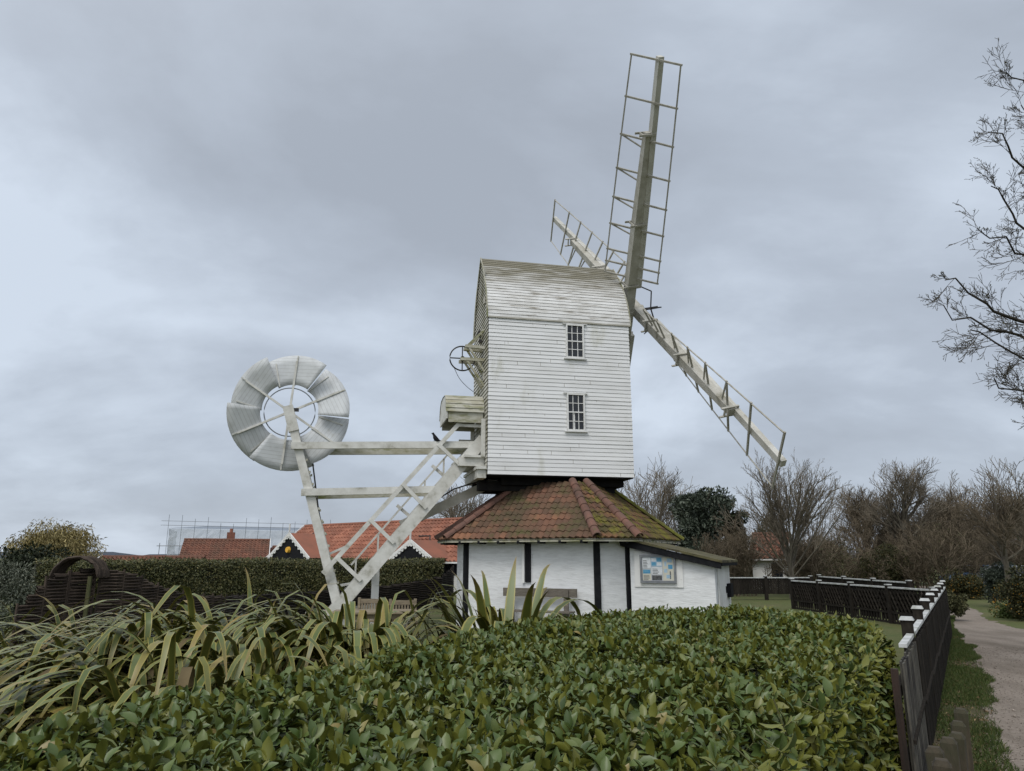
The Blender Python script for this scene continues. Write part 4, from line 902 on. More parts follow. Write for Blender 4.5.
# ------------------------------------------------------------------ clipped hedge
LS_, LSF = leaf_template(3, .2, .1)
def clipped_hedge(name, label, line, z_top, thick, leaves, seed, leafsz=(.05, .09)):
    rg = np.random.default_rng(seed); root = thing(name, label, 'hedge', (0, 0, 0)); P = np.array(line, float)
    s = np.concatenate([[0], np.cumsum(np.linalg.norm(np.diff(P, axis=0), axis=1))]); Lt = s[-1]
    def frame(q):
        x = np.interp(q, s, P[:, 0]); y = np.interp(q, s, P[:, 1]); e_ = .3; dx = np.interp(q + e_, s, P[:, 0]) - np.interp(q - e_, s, P[:, 0]); dy = np.interp(q + e_, s, P[:, 1]) - np.interp(q - e_, s, P[:, 1]); l = np.hypot(dx, dy) + 1e-9
        return np.stack([x, y], -1), np.stack([dy / l, -dx / l], -1), np.stack([dx / l, dy / l], -1)
    ang = np.linspace(0, math.pi, 13)  # section from front foot over the top to back foot
    def section(a): # superellipse
        c_, s_ = np.cos(a), np.sin(a); return np.sign(c_) * np.abs(c_) ** .35 * thick / 2, np.abs(s_) ** .35 * z_top
    qs = np.linspace(0, Lt, int(Lt / .4) + 2); b = MB(); vs = []
    for q in qs:
        p, nn_, _ = frame(q); end = min(q, Lt - q); k_ = min(1, (.35 + end / .8))
        for a in ang: o, z = section(a); vs.append((p[0] + nn_[0] * o * .94 * k_, p[1] + nn_[1] * o * .94 * k_, z * .965 + .03 * math.sin(q * 1.9)))
    n = len(ang); b.add(vs, [(i * n + j, i * n + j + 1, i * n + n + j + 1, i * n + n + j) for i in range(len(qs) - 1) for j in range(n - 1)])
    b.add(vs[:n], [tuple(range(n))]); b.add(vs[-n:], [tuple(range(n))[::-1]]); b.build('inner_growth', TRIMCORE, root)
    q = rg.uniform(0, Lt, leaves); a = np.arccos(rg.uniform(-.98, 1, leaves)) ; 
    a = np.where(rg.random(leaves) < .45, rg.uniform(.0, .25, leaves) ** 1.0, rg.uniform(0, 2.4, leaves))
    o, z = section(a); zf = rg.random(leaves) < .5
    z = np.where(zf, rg.uniform(0, z_top * .97, leaves), z); o = np.where(zf, thick / 2 * np.sqrt(1 - .25 * (z / z_top) ** 6), o)
    p, nn_, tt = frame(q); end = np.minimum(q, Lt - q); k_ = np.minimum(1, .35 + end / .8); lump = .05 * np.sin(q * 2.3 + z * 4) + .04 * np.sin(q * 5.1 + 2) + rg.normal(0, .035, leaves)
    pos = np.stack([p[:, 0] + nn_[:, 0] * (o * k_ + lump), p[:, 1] + nn_[:, 1] * (o * k_ + lump), z + .03 * np.sin(q * 1.9) + rg.normal(0, .03, leaves)], 1)
    ez_ = np.stack([nn_[:, 0], nn_[:, 1], np.full(leaves, .5)], 1) + rg.normal(0, .5, (leaves, 3)); ex_ = rg.normal(0, 1, (leaves, 3)); Ls = rg.uniform(*leafsz, leaves)
    V, Fa = scatter(LS_, LSF, pos, ex_, ez_, Ls, Ls * .5); big_mesh('foliage', V, Fa, TRIMLEAF, root)
hl = [at(30, 600, Y=23)[:2], at(110, 600, Y=24.5)[:2], at(200, 600, Y=27)[:2], at(300, 600, Y=29)[:2], at(400, 600, Y=30.2)[:2], at(442, 600, Y=30.6)[:2]]
clipped_hedge('clipped_hedge', 'long clipped dark green hedge behind the low woven fence', spline(hl, 5), 1.74, 1.3, 46000, 9, (.06, .11))

# ------------------------------------------------------------------ houses
def house(name, label, p_right, p_left, depth, z_eave, z_ridge, tile, wall, verge=True, tw=.26, vs_=(0, 1)):
    """ridge runs from p_left to p_right (plan); front faces the camera side"""
    pr, pl = np.array(p_right, float), np.array(p_left, float); d = pl - pr; Lh_ = np.linalg.norm(d); rz = math.atan2(-d[1], -d[0])
    root = thing(name, label, 'house', (*pl, 0), rz)     # local +x towards p_right, local -y to the front
    h2 = depth / 2; b = MB()
    b.prism([(.15, -h2 + .3, 0), (.15, h2 - .3, 0), (.15, h2 - .3, z_eave + .1), (.15, 0, z_ridge - .1), (.15, -h2 + .3, z_eave + .1)], (Lh_ - .3, 0, 0)); b.build('wall', wall, root, fixn=True)
    b = MB(); pantiles(b, (0, -h2, z_eave), (Lh_, -h2, z_eave), (Lh_, 0, z_ridge), (0, 0, z_ridge), tw * 1.1, .38, .05, .05); b.add([(0, h2, z_eave), (Lh_, h2, z_eave), (Lh_, 0, z_ridge), (0, 0, z_ridge)], [(0, 1, 2, 3)])
    b.tube([(0, 0, z_ridge + .02), (Lh_, 0, z_ridge + .02)], .11, 6, cap=True); rf = b.build('roof', tile, root)
    if verge:
        b = MB()
        for x in [(-.03, Lh_ + .03)[q_] for q_ in vs_]:
            b.bar((x, -h2, z_eave), (x, 0, z_ridge + .06), .05, .2); b.bar((x, h2, z_eave), (x, 0, z_ridge + .06), .05, .2)
        b.build('bargeboard', WHITE, rf)
    b = MB(); b.box((0, -h2 - .05, z_eave - .09), (Lh_, -h2 + .03, z_eave - .01)); b.build('gutter', WHITE, rf)
    return root, Lh_, h2
def gable(root, x, y0, y1, w_, z0, za, lamp=False):
    """small boarded gable: front at y0, running back to y1, half width w_"""
    b = MB(); b.prism([(x - w_ + .12, y0, .3), (x + w_ - .12, y0, .3), (x + w_ - .12, y0, z0), (x, y0, za - .12), (x - w_ + .12, y0, z0)], (0, y1 - y0, 0)); g = b.build('gable', BLACK, root, fixn=True)
    b = MB()
    for sg in (-1, 1):
        b.bar((x + sg * (w_ + .08), y0 - .05, z0 - .1), (x, y0 - .05, za), .06, .19, (0, 0, 1))
        n = 7
        for k in range(n):
            t = (k + .5) / n; cxx, cz = x + sg * (w_ + .08) * (1 - t), z0 - .1 + (za - z0 + .1) * t - .13; b.tube([(cxx, y0 - .08, cz), (cxx, y0 - .03, cz)], .09, 6, cap=True)
    b.bar((x, y0 - .05, za - .25), (x, y0 - .05, za + .62), .07, .07); b.build('bargeboard', WHITE, g)
    b = MB()
    for sg in (-1, 1): b.add([(x + sg * (w_ + .1), y0 - .02, z0 - .06), (x, y0 - .02, za + .06), (x, y1, za + .06), (x + sg * (w_ + .1), y1, z0 - .06)], [(0, 1, 2, 3)])
    b.build('roof', TILENEW, g)
    if lamp:
        b = MB(); b.tube([(x, y0 - .16, za - .95), (x, y0 - .001, za - .95)], [.16, .2], 10, cap=True); b.build('alarm_box', mat('yellow_plastic', (.75, .42, .05), (.7, .38, .05), 5, .5), g)
CREAM = mat('white_render', (.66, .66, .65), (.58, .58, .56), 2, .8)
BRICKR = mat('red_brick', (.22, .09, .06), (.15, .07, .05), 6, .85)
h1, L1, d1 = house('bungalow', 'long orange-tiled bungalow with two black gables behind the hedge', (1.6, 37.5), (-14.35, 50.95), 6.0, 1.62, 3.92, TILENEW, CREAM)
def local_on(root, px, py, yl):
    """x,z on the local plane y=yl of a house that the given direction meets"""
    rz = root.rotation_euler[2]; n_ = np.array([-math.sin(rz), math.cos(rz), 0]); o = np.array(root.location) + n_ * yl; v = at(px, py, Y=1.0) - np.array([0, 0, CAM_H]); c_ = np.array([0, 0, CAM_H])
    t = ((o - c_) @ n_) / (v @ n_); p = c_ + v * t; return (p - np.array(root.location)) @ np.array([math.cos(rz), math.sin(rz), 0]), p[2]
for pxx, apex, foot, half, lamp in ((290, 534, 557, 21, True), (411, 541, 557, 20, False)):
    xg, zg = local_on(h1, pxx, apex, -d1 - 1.0); xl_, zl = local_on(h1, pxx - half, foot, -d1 - 1.0); gable(h1, xg, -d1 - 1.0, -.4 - d1 * .3, abs(xg - xl_), zl, zg, lamp)
xg, zg = local_on(h1, 452, 568, -d1 + .3); b = MB(); b.box((xg - .5, -d1 + .26, zg - .35), (xg + .5, -d1 + .34, zg + .25)); b.build('window', GLASS, h1)
b = MB(); xv, _ = local_on(h1, 432, 540, -d1 * .5); b.tube([(xv - .9, -d1 * .55, 2.98), (xv, -d1 * .55, 2.98), (xv + .15, -d1 * .6, 2.6), (xv + .2, -d1 * .9, 1.95)], .045, 5); b.build('pipe', IRON, h1)
b = MB(); xv, _ = local_on(h1, 301, 545, -d1 * .6); b.bar((xv, -d1 * .95, 1.75), (xv, -d1 * .3, 3.4), .08, .06); b.build('flue_strip', IRON, h1)
h2_, L2, d2 = house('cottage', 'brown-tiled cottage with brick chimney left of the bungalow', at(270, 541, Y=60)[:2], at(184, 541, Y=58)[:2], 6.5, 1.45, zpy(540.5, 61), TILEOLD, BRICKR, vs_=(1,))
b = MB(); b.box((L2 * .48, .45, 2.4), (L2 * .48 + .6, 1.0, 3.8)); ch = b.build('chimney', BRICKR, h2_); b = MB(); b.tube([(L2 * .48 + .3, .72, 3.8), (L2 * .48 + .3, .72, 4.1)], .12, 8, cap=True); b.build('chimney_pot', TILENEW, ch)
h3_, L3, d3 = house('low_outhouse', 'small low brown-tiled outhouse between cottage and bungalow', at(297, 548, Y=60)[:2], at(273, 548, Y=61)[:2], 4.5, 1.4, zpy(547, 62), TILEOLD, BRICKR, False)
h4_, L4, d4 = house('garage_roof_house', 'long low tiled building with white gable end beyond hedge', at(205, 558, Y=50)[:2], at(102, 558, Y=50)[:2], 3.4, 1.1, zpy(557, 50), TILEOLD, CREAM, vs_=(0,))
h5_, L5, d5 = house('red_roofed_house', 'white house with red roof half hidden behind bare trees', at(790, 534, Y=44.5)[:2], at(752, 534, Y=45.5)[:2], 4, 1.75, zpy(534, 45), TILEOLD, CREAM)
b = MB()
b.box((L5 * .55, -d5 + .26, .7), (L5 * .55 + .6, -d5 + .33, 1.5))
b.build('window', GLASS, h5_)
# scaffold with sheeting
SHEET = mat('grey_scaffold_sheeting', (.36, .40, .44), (.50, .53, .56), 1.2, .5, (1, 1, 1), .35, .65, .3, 5, bdist=.05)
SHEET.node_tree.nodes['Principled BSDF'].inputs['Alpha'].default_value = .55
sc = thing('scaffold', 'tall scaffold wrapped in pale grey sheeting behind the cottage', 'scaffold', (0, 0, 0)); Ys = 78.0
b = MB(); l0, l1 = at(168, 541, Y=Ys), at(330, 541, Y=Ys + 6); zt0, zt1 = zpy(528.5, Ys), zpy(532, Ys + 6); rgw = np.random.default_rng(2); nx, nzz = 40, 12; vs = []
for j in range(nzz):
    for i in range(nx): t = i / (nx - 1); p = l0 + (l1 - l0) * t; z = (zt0 + (zt1 - zt0) * t) * j / (nzz - 1); vs.append((p[0], p[1] + rgw.normal(0, .03), z))
b.add(vs, [(j * nx + i, j * nx + i + 1, j * nx + nx + i + 1, j * nx + nx + i) for j in range(nzz - 1) for i in range(nx - 1)])
lb = at(176, 541, Y=Ys + 10); vs = []
for j in range(nzz):
    for i in range(10): t = i / 9; p = l0 + (lb - l0) * t; vs.append((p[0] + rgw.normal(0, .08), p[1], zt0 * j / (nzz - 1)))
b.add(vs, [(j * 10 + i, j * 10 + i + 1, j * 10 + 10 + i + 1, j * 10 + 10 + i) for j in range(nzz - 1) for i in range(9)]); b.build('sheeting', SHEET, sc)
b = MB(); b.add([l0 * (1, 1, 0) + (0, 0, zt0 + .05), l1 * (1, 1, 0) + (0, 0, zt1 + .05), l1 * (1, 1, 0) + (0, 8, zt1 + .6), l0 * (1, 1, 0) + (1, 8, zt0 + .6)], [(0, 1, 2, 3)]); b.build('temporary_roof', mat('grey_roof_sheet', (.16, .19, .23), (.22, .25, .29), 1, .5), sc)
b = MB()
for k in range(14):
    t = k / 13; p = l0 + (l1 - l0) * t; zz_ = zt0 + (zt1 - zt0) * t; b.tube([(p[0], p[1] - .3, 0), (p[0], p[1] - .3, zz_ + rgw.uniform(.6, 1.5))], .022, 4)
for dz in (.35, .8): p, q = l0 - (.8, .3, 0), l1 + (.5, -.3, 0); b.tube([(p[0], p[1], zt0 + dz), (q[0], q[1], zt1 + dz)], .02, 4)
for z in (1.9, 3.0): b.tube([(l0[0] - 1.0, l0[1] - .3, z), (l0[0] + 2, l0[1] - .3, z)], .035, 4)
b.tube([(l0[0] - .7, l0[1] - .3, 0), (l0[0] - .7, l0[1] - .3, 3.3)], .035, 4); b.build('poles', GREYMETAL, sc)

# ------------------------------------------------------------------ fences on the right
def fx(Y): return -.667 + .613 * Y
def place(p, d):  # frame helper: point along a fence
    return np.array([p[0], p[1], 0.0])
def cap_post(b, bc_, p, z, s=.11, cap=.17):
    b.box((p[0] - s / 2, p[1] - s / 2, -.05), (p[0] + s / 2, p[1] + s / 2, z)); bc_.box((p[0] - cap / 2, p[1] - cap / 2, z), (p[0] + cap / 2, p[1] + cap / 2, z + .05), inset_top=.02)
fr1 = thing('path_fence', 'dark boarded fence with white capped posts beside the gravel path', 'fence', (0, 0, 0))
Yp = [5.85, 7.4, 9.0, 10.6, 12.2, 13.8, 15.4, 17.0, 18.7]
dF = np.array([.613, 1.0]) / np.hypot(.613, 1); nF = np.array([dF[1], -dF[0]])
for i, Y in enumerate(Yp):
    p = np.array([fx(Y), Y]); b, bc_ = MB(), MB(); zc_ = 1.25 if i else 1.02
    th = math.atan2(dF[1], dF[0])
    def rbox(bb, c, lx, ly, z0, z1, inset=0):
        t3, n3 = np.array([*dF, 0]), np.array([*nF, 0]); c3 = np.array([*c, 0]); vs = []
        for z, q in ((z0, 0), (z1, inset)):
            for i_, j_ in ((-1, -1), (1, -1), (1, 1), (-1, 1)): vs.append(c3 + t3 * i_ * (lx / 2 - q) + n3 * j_ * (ly / 2 - q) + (0, 0, z))
        bb.add(vs, [(0, 1, 2, 3), (7, 6, 5, 4), (0, 4, 5, 1), (1, 5, 6, 2), (2, 6, 7, 3), (3, 7, 4, 0)])
    rbox(b, p, *((.10, .10) if i else (.05, .05)), -.05, zc_)
    po = b.build('post', FENCEBLACK if i else POSTRED, fr1, fixn=True)
    if i: rbox(bc_, p, .13, .13, zc_, zc_ + .032, .016); bc_.build('post_cap', FENCECAP, po, fixn=True)
for i in range(len(Yp) - 1):
    p, q = np.array([fx(Yp[i]), Yp[i]]), np.array([fx(Yp[i + 1]), Yp[i + 1]]); Ls_ = np.linalg.norm(q - p); old = i == 0
    b = MB(); n = int(Ls_ / .09)
    for k in range(n):
        c = p + dF * (.07 + (Ls_ - .14) * (k + .5) / n); hz_ = 1.06 + random.uniform(-.01, .01)
        o = nF * (.035 if k % 2 else .06); bb = c + o; t3 = np.array([*dF, 0]); n3 = np.array([*nF, 0])
        b.bar((*bb, .03), (*bb, hz_), .105, .014, n3)
    pn = b.build('panel', FENCEOLD if old else FENCEBLACK, fr1)
    b = MB()
    for z in (.30, .85): pa, pb = p + dF * .06, q - dF * .06; b.bar((*pa, z), (*pb, z), .05, .08)
    pa, pb = p + dF * .06 + nF * .078, q - dF * .06 + nF * .078
    b.bar((*pa, .5), (*pb, .55), .02, .03); b.build('rail', FENCEBLACK, pn)
    b = MB(); pa, pb = p + dF * (.062 if i else .75) + nF * .02, q - dF * .062 + nF * .02; b.bar((*pa, 1.115), (*pb, 1.115), .062, .03); b.build('capping_rail', FENCECAP, fr1)
# lattice fence across the garden
def lattice_fence(name, label, p, q, npan, ztop, boards=False, legs=False, z0=.06):
    root = thing(name, label, 'fence', (0, 0, 0)); p, q = np.array(p, float), np.array(q, float); d = (q - p); Lt = np.linalg.norm(d); d /= Lt; nn_ = np.array([d[1], -d[0]])
    if nn_[1] > 0: nn_ = -nn_
    for k in range(npan + 1):
        c = p + d * Lt * k / npan; b = MB(); s = .07; b.bar((*c, -.05), (*c, ztop + .08), .13, .13, (*nn_, 0)); po = b.build('post', FENCEBLACK, root)
        b = MB(); b.bar((*c, ztop + .08), (*c, ztop + .11), .15, .15, (*nn_, 0)); b.build('post_cap', FENCECAP, po)
    for k in range(npan):
        a, e_ = p + d * (Lt * k / npan + .066), p + d * (Lt * (k + 1) / npan - .066); W_ = np.linalg.norm(e_ - a)
        b = MB(); b.bar((*a, ztop + .02), (*e_, ztop + .02), .12, .04); b.build('capping_rail', FENCECAP, root)
        b = MB()
        if boards:
            n = int(W_ / .11)
            for i in range(n): c = a + d * W_ * (i + .5) / n; b.bar((*c, z0 + random.uniform(0, .02)), (*c, ztop - .006), .104, .02, (*nn_, 0))
        else:
            zl0, zl1 = .34, ztop - .02; Hh = zl1 - zl0; st_ = .17
            for sg in (-1, 1):
                for i in range(-int(Hh / st_) - 2, int(W_ / st_) + 2):
                    u0 = i * st_; pts = []
                    ua, ub = (u0, u0 + Hh * .62) if sg > 0 else (u0 + Hh * .62, u0); za, zb = zl0, zl1
                    # clip to the panel
                    (x0_, y0_), (x1_, y1_) = (ua, za), (ub, zb); t0, t1 = 0., 1.; dx = x1_ - x0_
                    for bound, sgn in ((0, 1), (W_, -1)):
                        f0, f1 = sgn * (x0_ - bound), sgn * (x1_ - bound)
                        if f0 < 0 and f1 < 0: t0 = 2
                        elif f0 < 0: t0 = max(t0, f0 / (f0 - f1))
                        elif f1 < 0: t1 = min(t1, f0 / (f0 - f1))
                    if t0 >= t1: continue
                    A3 = a + d * (x0_ + dx * t0) + nn_ * .012 * sg; B3 = a + d * (x0_ + dx * t1) + nn_ * .012 * sg
                    b.bar((*A3, za + (zb - za) * t0), (*B3, za + (zb - za) * t1), .02, .05, (*nn_, 0), )
            b.bar((*a, .31), (*e_, .31), .05, .06); b.bar((*a, .04), (*e_, .04), .05, .05)
            n = int(W_ / .14)
            for i in range(n): c = a + d * W_ * (i + .5) / n; b.bar((*c, .06), (*c, .29), .075, .02, (*nn_, 0))
            c0_, c1_ = a - nn_ * .05, e_ - nn_ * .05
            n = int(W_ / .12)
            for i in range(n):
                if i % 9 == 4: continue
                c = c0_ + (c1_ - c0_) * (i + .5) / n; b.bar((*c, .1), (*c, ztop - .12), .114, .015, (*nn_, 0))
        b.build('board_panel' if boards else 'lattice_panel', FENCEBLACK, root)
    return root
lattice_fence('lattice_fence', 'black lattice fence with white top rail across the lawn', (11.05, 19.6), (10.35, 27.6), 4, .98)
bf = lattice_fence('board_fence', 'dark upright-board fence with white top rail beside the lean-to', (9.2, 33), (13.3, 33.2), 2, .94, True, z0=.25)
lattice_fence('board_fence', 'dark board fence with white rail seen just over the lattice fence', (13.6, 33.0), (13.3, 25.0), 3, .99, True)
# low timber stumps at the path edge
for i, (px, py, Y) in enumerate([(957, 708, 5.55), (953, 722, 5.15), (950, 731, 4.8), (947, 739, 4.5), (941, 749, 4.2), (936, 759, 3.9)]):
    g = at(px, py, Y=Y); b = MB(); rg = random.Random(i); s = .085
    b.box((-s / 2, -s / 2, -.05), (s / 2, s / 2, g[2] - .02)); b.box((-s / 2 + .004, -s / 2 + .004, g[2] - .02), (s / 2 - .004, s / 2 - .004, g[2] + .004), inset_top=.012)
    o = b.build('timber_post', STUMP); o.location = (g[0], Y, 0); o.rotation_euler = (R(rg.uniform(-3, 3)), R(rg.uniform(-3, 3)), R(-31 + rg.uniform(-6, 6)))
    tag(o, ['low square timber post, farthest of the row beside the path fence', 'low square timber post, second from the far end of the row', 'low square timber post, third from the far end of the row', 'low square timber post, fourth from the far end of the row', 'low square timber post, fifth from the far end of the row', 'low square timber post, nearest of the row beside the hedge'][i], 'post', 'low timber posts by the path fence')

# ------------------------------------------------------------------ bare trees
def grow(rg, base, d0, L0, r0, levels, kids, spread, droop=0.0, up=.15, nseg=6, shrink=.62, wander=.12, first=.3, minr=.004, taper=.45):
    """returns list of (level, pts, radii)"""
    out_ = []
    def rec(p, d, L_, r, lv):
        pts, d = [np.array(p, float)], np.array(d, float); seg = max(3, nseg - lv)
        for i in range(seg):
            d = d + rg.normal(0, wander, 3) + np.array([0, 0, up - droop * lv]) * (1.0 / seg) ; d /= np.linalg.norm(d); pts.append(pts[-1] + d * L_ / seg)
        rads = np.maximum(np.linspace(r, r * taper, seg + 1), minr); out_.append((lv, pts, rads))
        if lv + 1 >= levels: return
        n = kids[lv]
        for k in range(n):
            t = first + (1 - first) * (k + rg.random()) / n if lv == 0 else .15 + .85 * (k + rg.random()) / n
            q = t * seg; i = min(int(q), seg - 1); pp = pts[i] + (pts[i + 1] - pts[i]) * (q - i); dd = pts[i + 1] - pts[i]; dd = dd / np.linalg.norm(dd)
            ax_ = rg.normal(0, 1, 3); ax_ -= dd * (ax_ @ dd); ax_ /= np.linalg.norm(ax_); an_ = spread[lv] * rg.uniform(.7, 1.25)
            rec(pp, dd * math.cos(an_) + ax_ * math.sin(an_), L_ * shrink * rg.uniform(.7, 1.15) * (1.15 - .45 * t), max(np.interp(q, range(seg + 1), rads) * .6, minr), lv + 1)
    rec(base, d0, L0, r0, 0); return out_
def bare_tree(name, label, loc, H_, seed, group, trunk=.32, rad=.13, limbs=7, kids=(7, 6, 6), spread=(.55, .6, .6, .7), twig=TWIG, minr=.007, lean=(0, 0), levels=5, shrink=.66, wid=1.0, up=.25, mats=BARK, low=.75, lf=1.0):
    rg = np.random.default_rng(seed); root = thing(name, label, 'tree', loc, 0, group); tb_, cb = MB(), MB()
    segs = []
    tl = H_ * trunk; top = np.array([lean[0], lean[1], tl]); tb_.tube([(0, 0, -.1), top * .5 + rg.normal(0, .05, 3) * (1, 1, 0), top], [rad * 1.35, rad * 1.05, rad * .95], 8)
    for k in range(limbs):
        a = k * 2.399 + rg.uniform(-.3, .3); tilt = rg.uniform(.12, .75) * wid; d = np.array([math.cos(a) * math.sin(tilt), math.sin(a) * math.sin(tilt), math.cos(tilt)])
        st_ = top * rg.uniform(low, 1.0); segs += grow(rg, st_, d, H_ * (1 - trunk) * rg.uniform(.8, 1.05) * .8, lf * rad * rg.uniform(.45, .65), levels - 1, kids, spread, up=up, shrink=shrink, minr=minr, wander=.075)
    for lv, pts, rd in segs: (tb_ if lv == 0 else cb).tube(pts, rd, 6 if lv == 0 else (4 if lv == 1 else 3))
    tb_.build('trunk', mats, root, True); cb.build('crown', twig, root)
    return root
def gx_(px, Y): return at(px, 560, Y=Y)[0]
GB = 'bare trees beyond the fence'
bare_tree('bare_tree', 'round bare tree with many fine upright twigs below the lower sail tip', (gx_(790, 34), 34, 0), 6.9, 21, GB, trunk=.30, rad=.13, lf=.62, limbs=26, kids=(12, 7, 4), spread=(.45, .5, .55, .6), wid=.98, minr=.0052, shrink=.40, up=.16, low=.4)
bare_tree('bare_tree', 'tall bare tree with wide open branches right of the lattice fence', (gx_(908, 39), 39, 0), 6.7, 22, GB, .56, .13, 15, (8, 6, 4), wid=1.15, minr=.008, low=.35)
bare_tree('bare_tree', 'bare budding tree standing beside the path at right', (gx_(1005, 27), 27, 0), 4.7, 23, GB, .6, .09, 14, (8, 6, 4), wid=1.5, minr=.006, twig=TWIGBROWN, low=.42)
bare_tree('bare_tree', 'slender bare tree just right of the windmill body over the roof', (gx_(650, 52), 52, 0), 7.9, 24, GB, .3, .15, 7, (7, 6, 4), minr=.013, wid=1.1)
bare_tree('bare_tree', 'bare tree behind the ladder and the bungalow roof', (gx_(462, 56), 56, 0), 7.0, 25, GB, .3, .15, 8, (7, 6, 4), minr=.013, wid=1.2)
bare_tree('bare_tree', 'thin bare tree between the roundhouse roof and the dark evergreen', (gx_(683, 56), 56, 0), 6.2, 26, GB, .3, .12, 6, (6, 5, 4), minr=.012)
bare_tree('bare_tree', 'bare tree partly hidden at the right edge behind the budding tree', (gx_(1040, 34), 34, 0), 5.7, 27, GB, .3, .14, 8, (7, 6, 4), minr=.010, wid=1.2)
bare_tree('bare_tree', 'narrow bare tree between the two tallest bare trees', (gx_(868, 44), 44, 0), 5.9, 28, GB, .5, .11, 13, (8, 6, 4), minr=.009, wid=1.0, low=.35, twig=TWIGBROWN)
bare_tree('bare_tree', 'bare tree over the thicket left of the budding tree', (gx_(955, 42), 42, 0), 5.9, 29, GB, .45, .12, 12, (8, 6, 4), minr=.009, wid=1.2, low=.4, twig=TWIGBROWN)
# brown thickets
GT = 'brown thickets beyond the fence'
def thicket(loc, H_, W_, seed, label, n=16, leaf=None, lcount=0, name='thicket_shrub', twig=TWIGBROWN):
    rg = np.random.default_rng(seed); root = thing(name, label, 'shrub', loc, 0, GT); cb = MB()
    for k in range(n):
        a = rg.uniform(0, 6.28); r = W_ * .35 * math.sqrt(rg.random()); b0 = (r * math.cos(a), r * math.sin(a), 0); tilt = rg.uniform(.05, .6); a2 = a + rg.normal(0, .6)
        for lv, pts, rd in grow(rg, b0, (math.cos(a2) * math.sin(tilt), math.sin(a2) * math.sin(tilt), math.cos(tilt)), H_ * rg.uniform(.6, .85), .03, 4, (8, 6, 4), (.5, .6, .7), minr=.008, shrink=.55, up=.2, wander=.18): cb.tube(pts, rd, 4 if lv == 0 else 3)
    cb.build('stem', twig, root)
    if leaf:
        c = rg.normal(0, 1, (lcount, 3)); c /= np.linalg.norm(c, axis=1)[:, None]; c *= (rg.random(lcount) ** .4)[:, None]; pos = c * (W_ * .55, W_ * .5, H_ * .5) + (0, 0, H_ * .48); pos[:, 2] = np.maximum(pos[:, 2], .05)
        pos += .18 * np.sin(pos[:, [1, 2, 0]] * 3.1 + seed); Ls = rg.uniform(.06, .13, lcount); V, Fa = scatter(LS_, LSF, pos, rg.normal(0, 1, (lcount, 3)), rg.normal(0, 1, (lcount, 3)), Ls, Ls * .5); big_mesh('foliage', V, Fa, leaf, root)
    return root
for i, (px, Y, H_, W_, lf, cnt, lab) in enumerate([
        (735, 37, 3.2, 3.0, None, 0, 'brown twiggy thicket at the foot of the dark evergreen'),
        (822, 38, 3.0, 3.4, OLIVEL, 1500, 'brown thicket with olive leaves right of the round bare tree'),
        (850, 41, 4.0, 3.6, None, 0, 'tall brown thicket behind the middle of lattice fence'),
        (884, 38, 2.5, 2.6, GORSEL, 9000, 'dark leafy gorse thicket above the lattice fence'),
        (915, 41, 4.2, 3.6, None, 0, 'tall brown thicket under the tall bare tree'),
        (940, 37, 3.6, 3.4, OLIVEL, 1400, 'brown thicket with olive leaves above the fence corner'),
        (968, 42, 4.4, 3.8, None, 0, 'tall brown thicket behind the orange gorse'),
        (1000, 44, 4.6, 4.0, None, 0, 'tall brown thicket behind the parked cars'),
        (1032, 40, 4.4, 4.0, OLIVEL, 1500, 'brown thicket with olive leaves at the right edge'),
        (812, 48, 3.2, 3.0, None, 0, 'brown thicket far behind the round bare tree'),
        (708, 46, 2.6, 3.0, OLIVEL, 2500, 'olive leaved thicket behind the lean-to roof')]):
    thicket((gx_(px, Y), Y, 0), H_, W_, 60 + i, lab, 20, lf, cnt)
# dense dark belt of scrub behind, one mass nobody could count
rg = np.random.default_rng(77); cnt = 60000; pxs = rg.uniform(655, 1120, cnt); Yb = rg.uniform(48, 54, cnt); hgt = 2.6 + 1.2 * np.sin(pxs / 23.) + .8 * np.sin(pxs / 9.1) + np.clip((pxs - 800) / 80, 0, 2.2)
hgt = np.maximum(hgt, .8); pos = np.stack([(pxs - 512) / F * Yb * 1.03, Yb, hgt * rg.random(cnt) ** .75], 1); Ls = rg.uniform(.12, .34, cnt)
SCRUB = leafmat('dark_scrub', [(0, (.030, .028, .018)), (1, (.115, .098, .056)), (.5, (.062, .056, .034))], .8, .2)
V, Fa = scatter(LS_, LSF, pos, rg.normal(0, 1, (cnt, 3)) * (1, 1, 1.6), rg.normal(0, 1, (cnt, 3)), Ls, Ls * .28); o = big_mesh('undergrowth', V, Fa, SCRUB); tag(o, 'dark brown belt of undergrowth behind the bare trees', 'undergrowth', None, 'stuff')
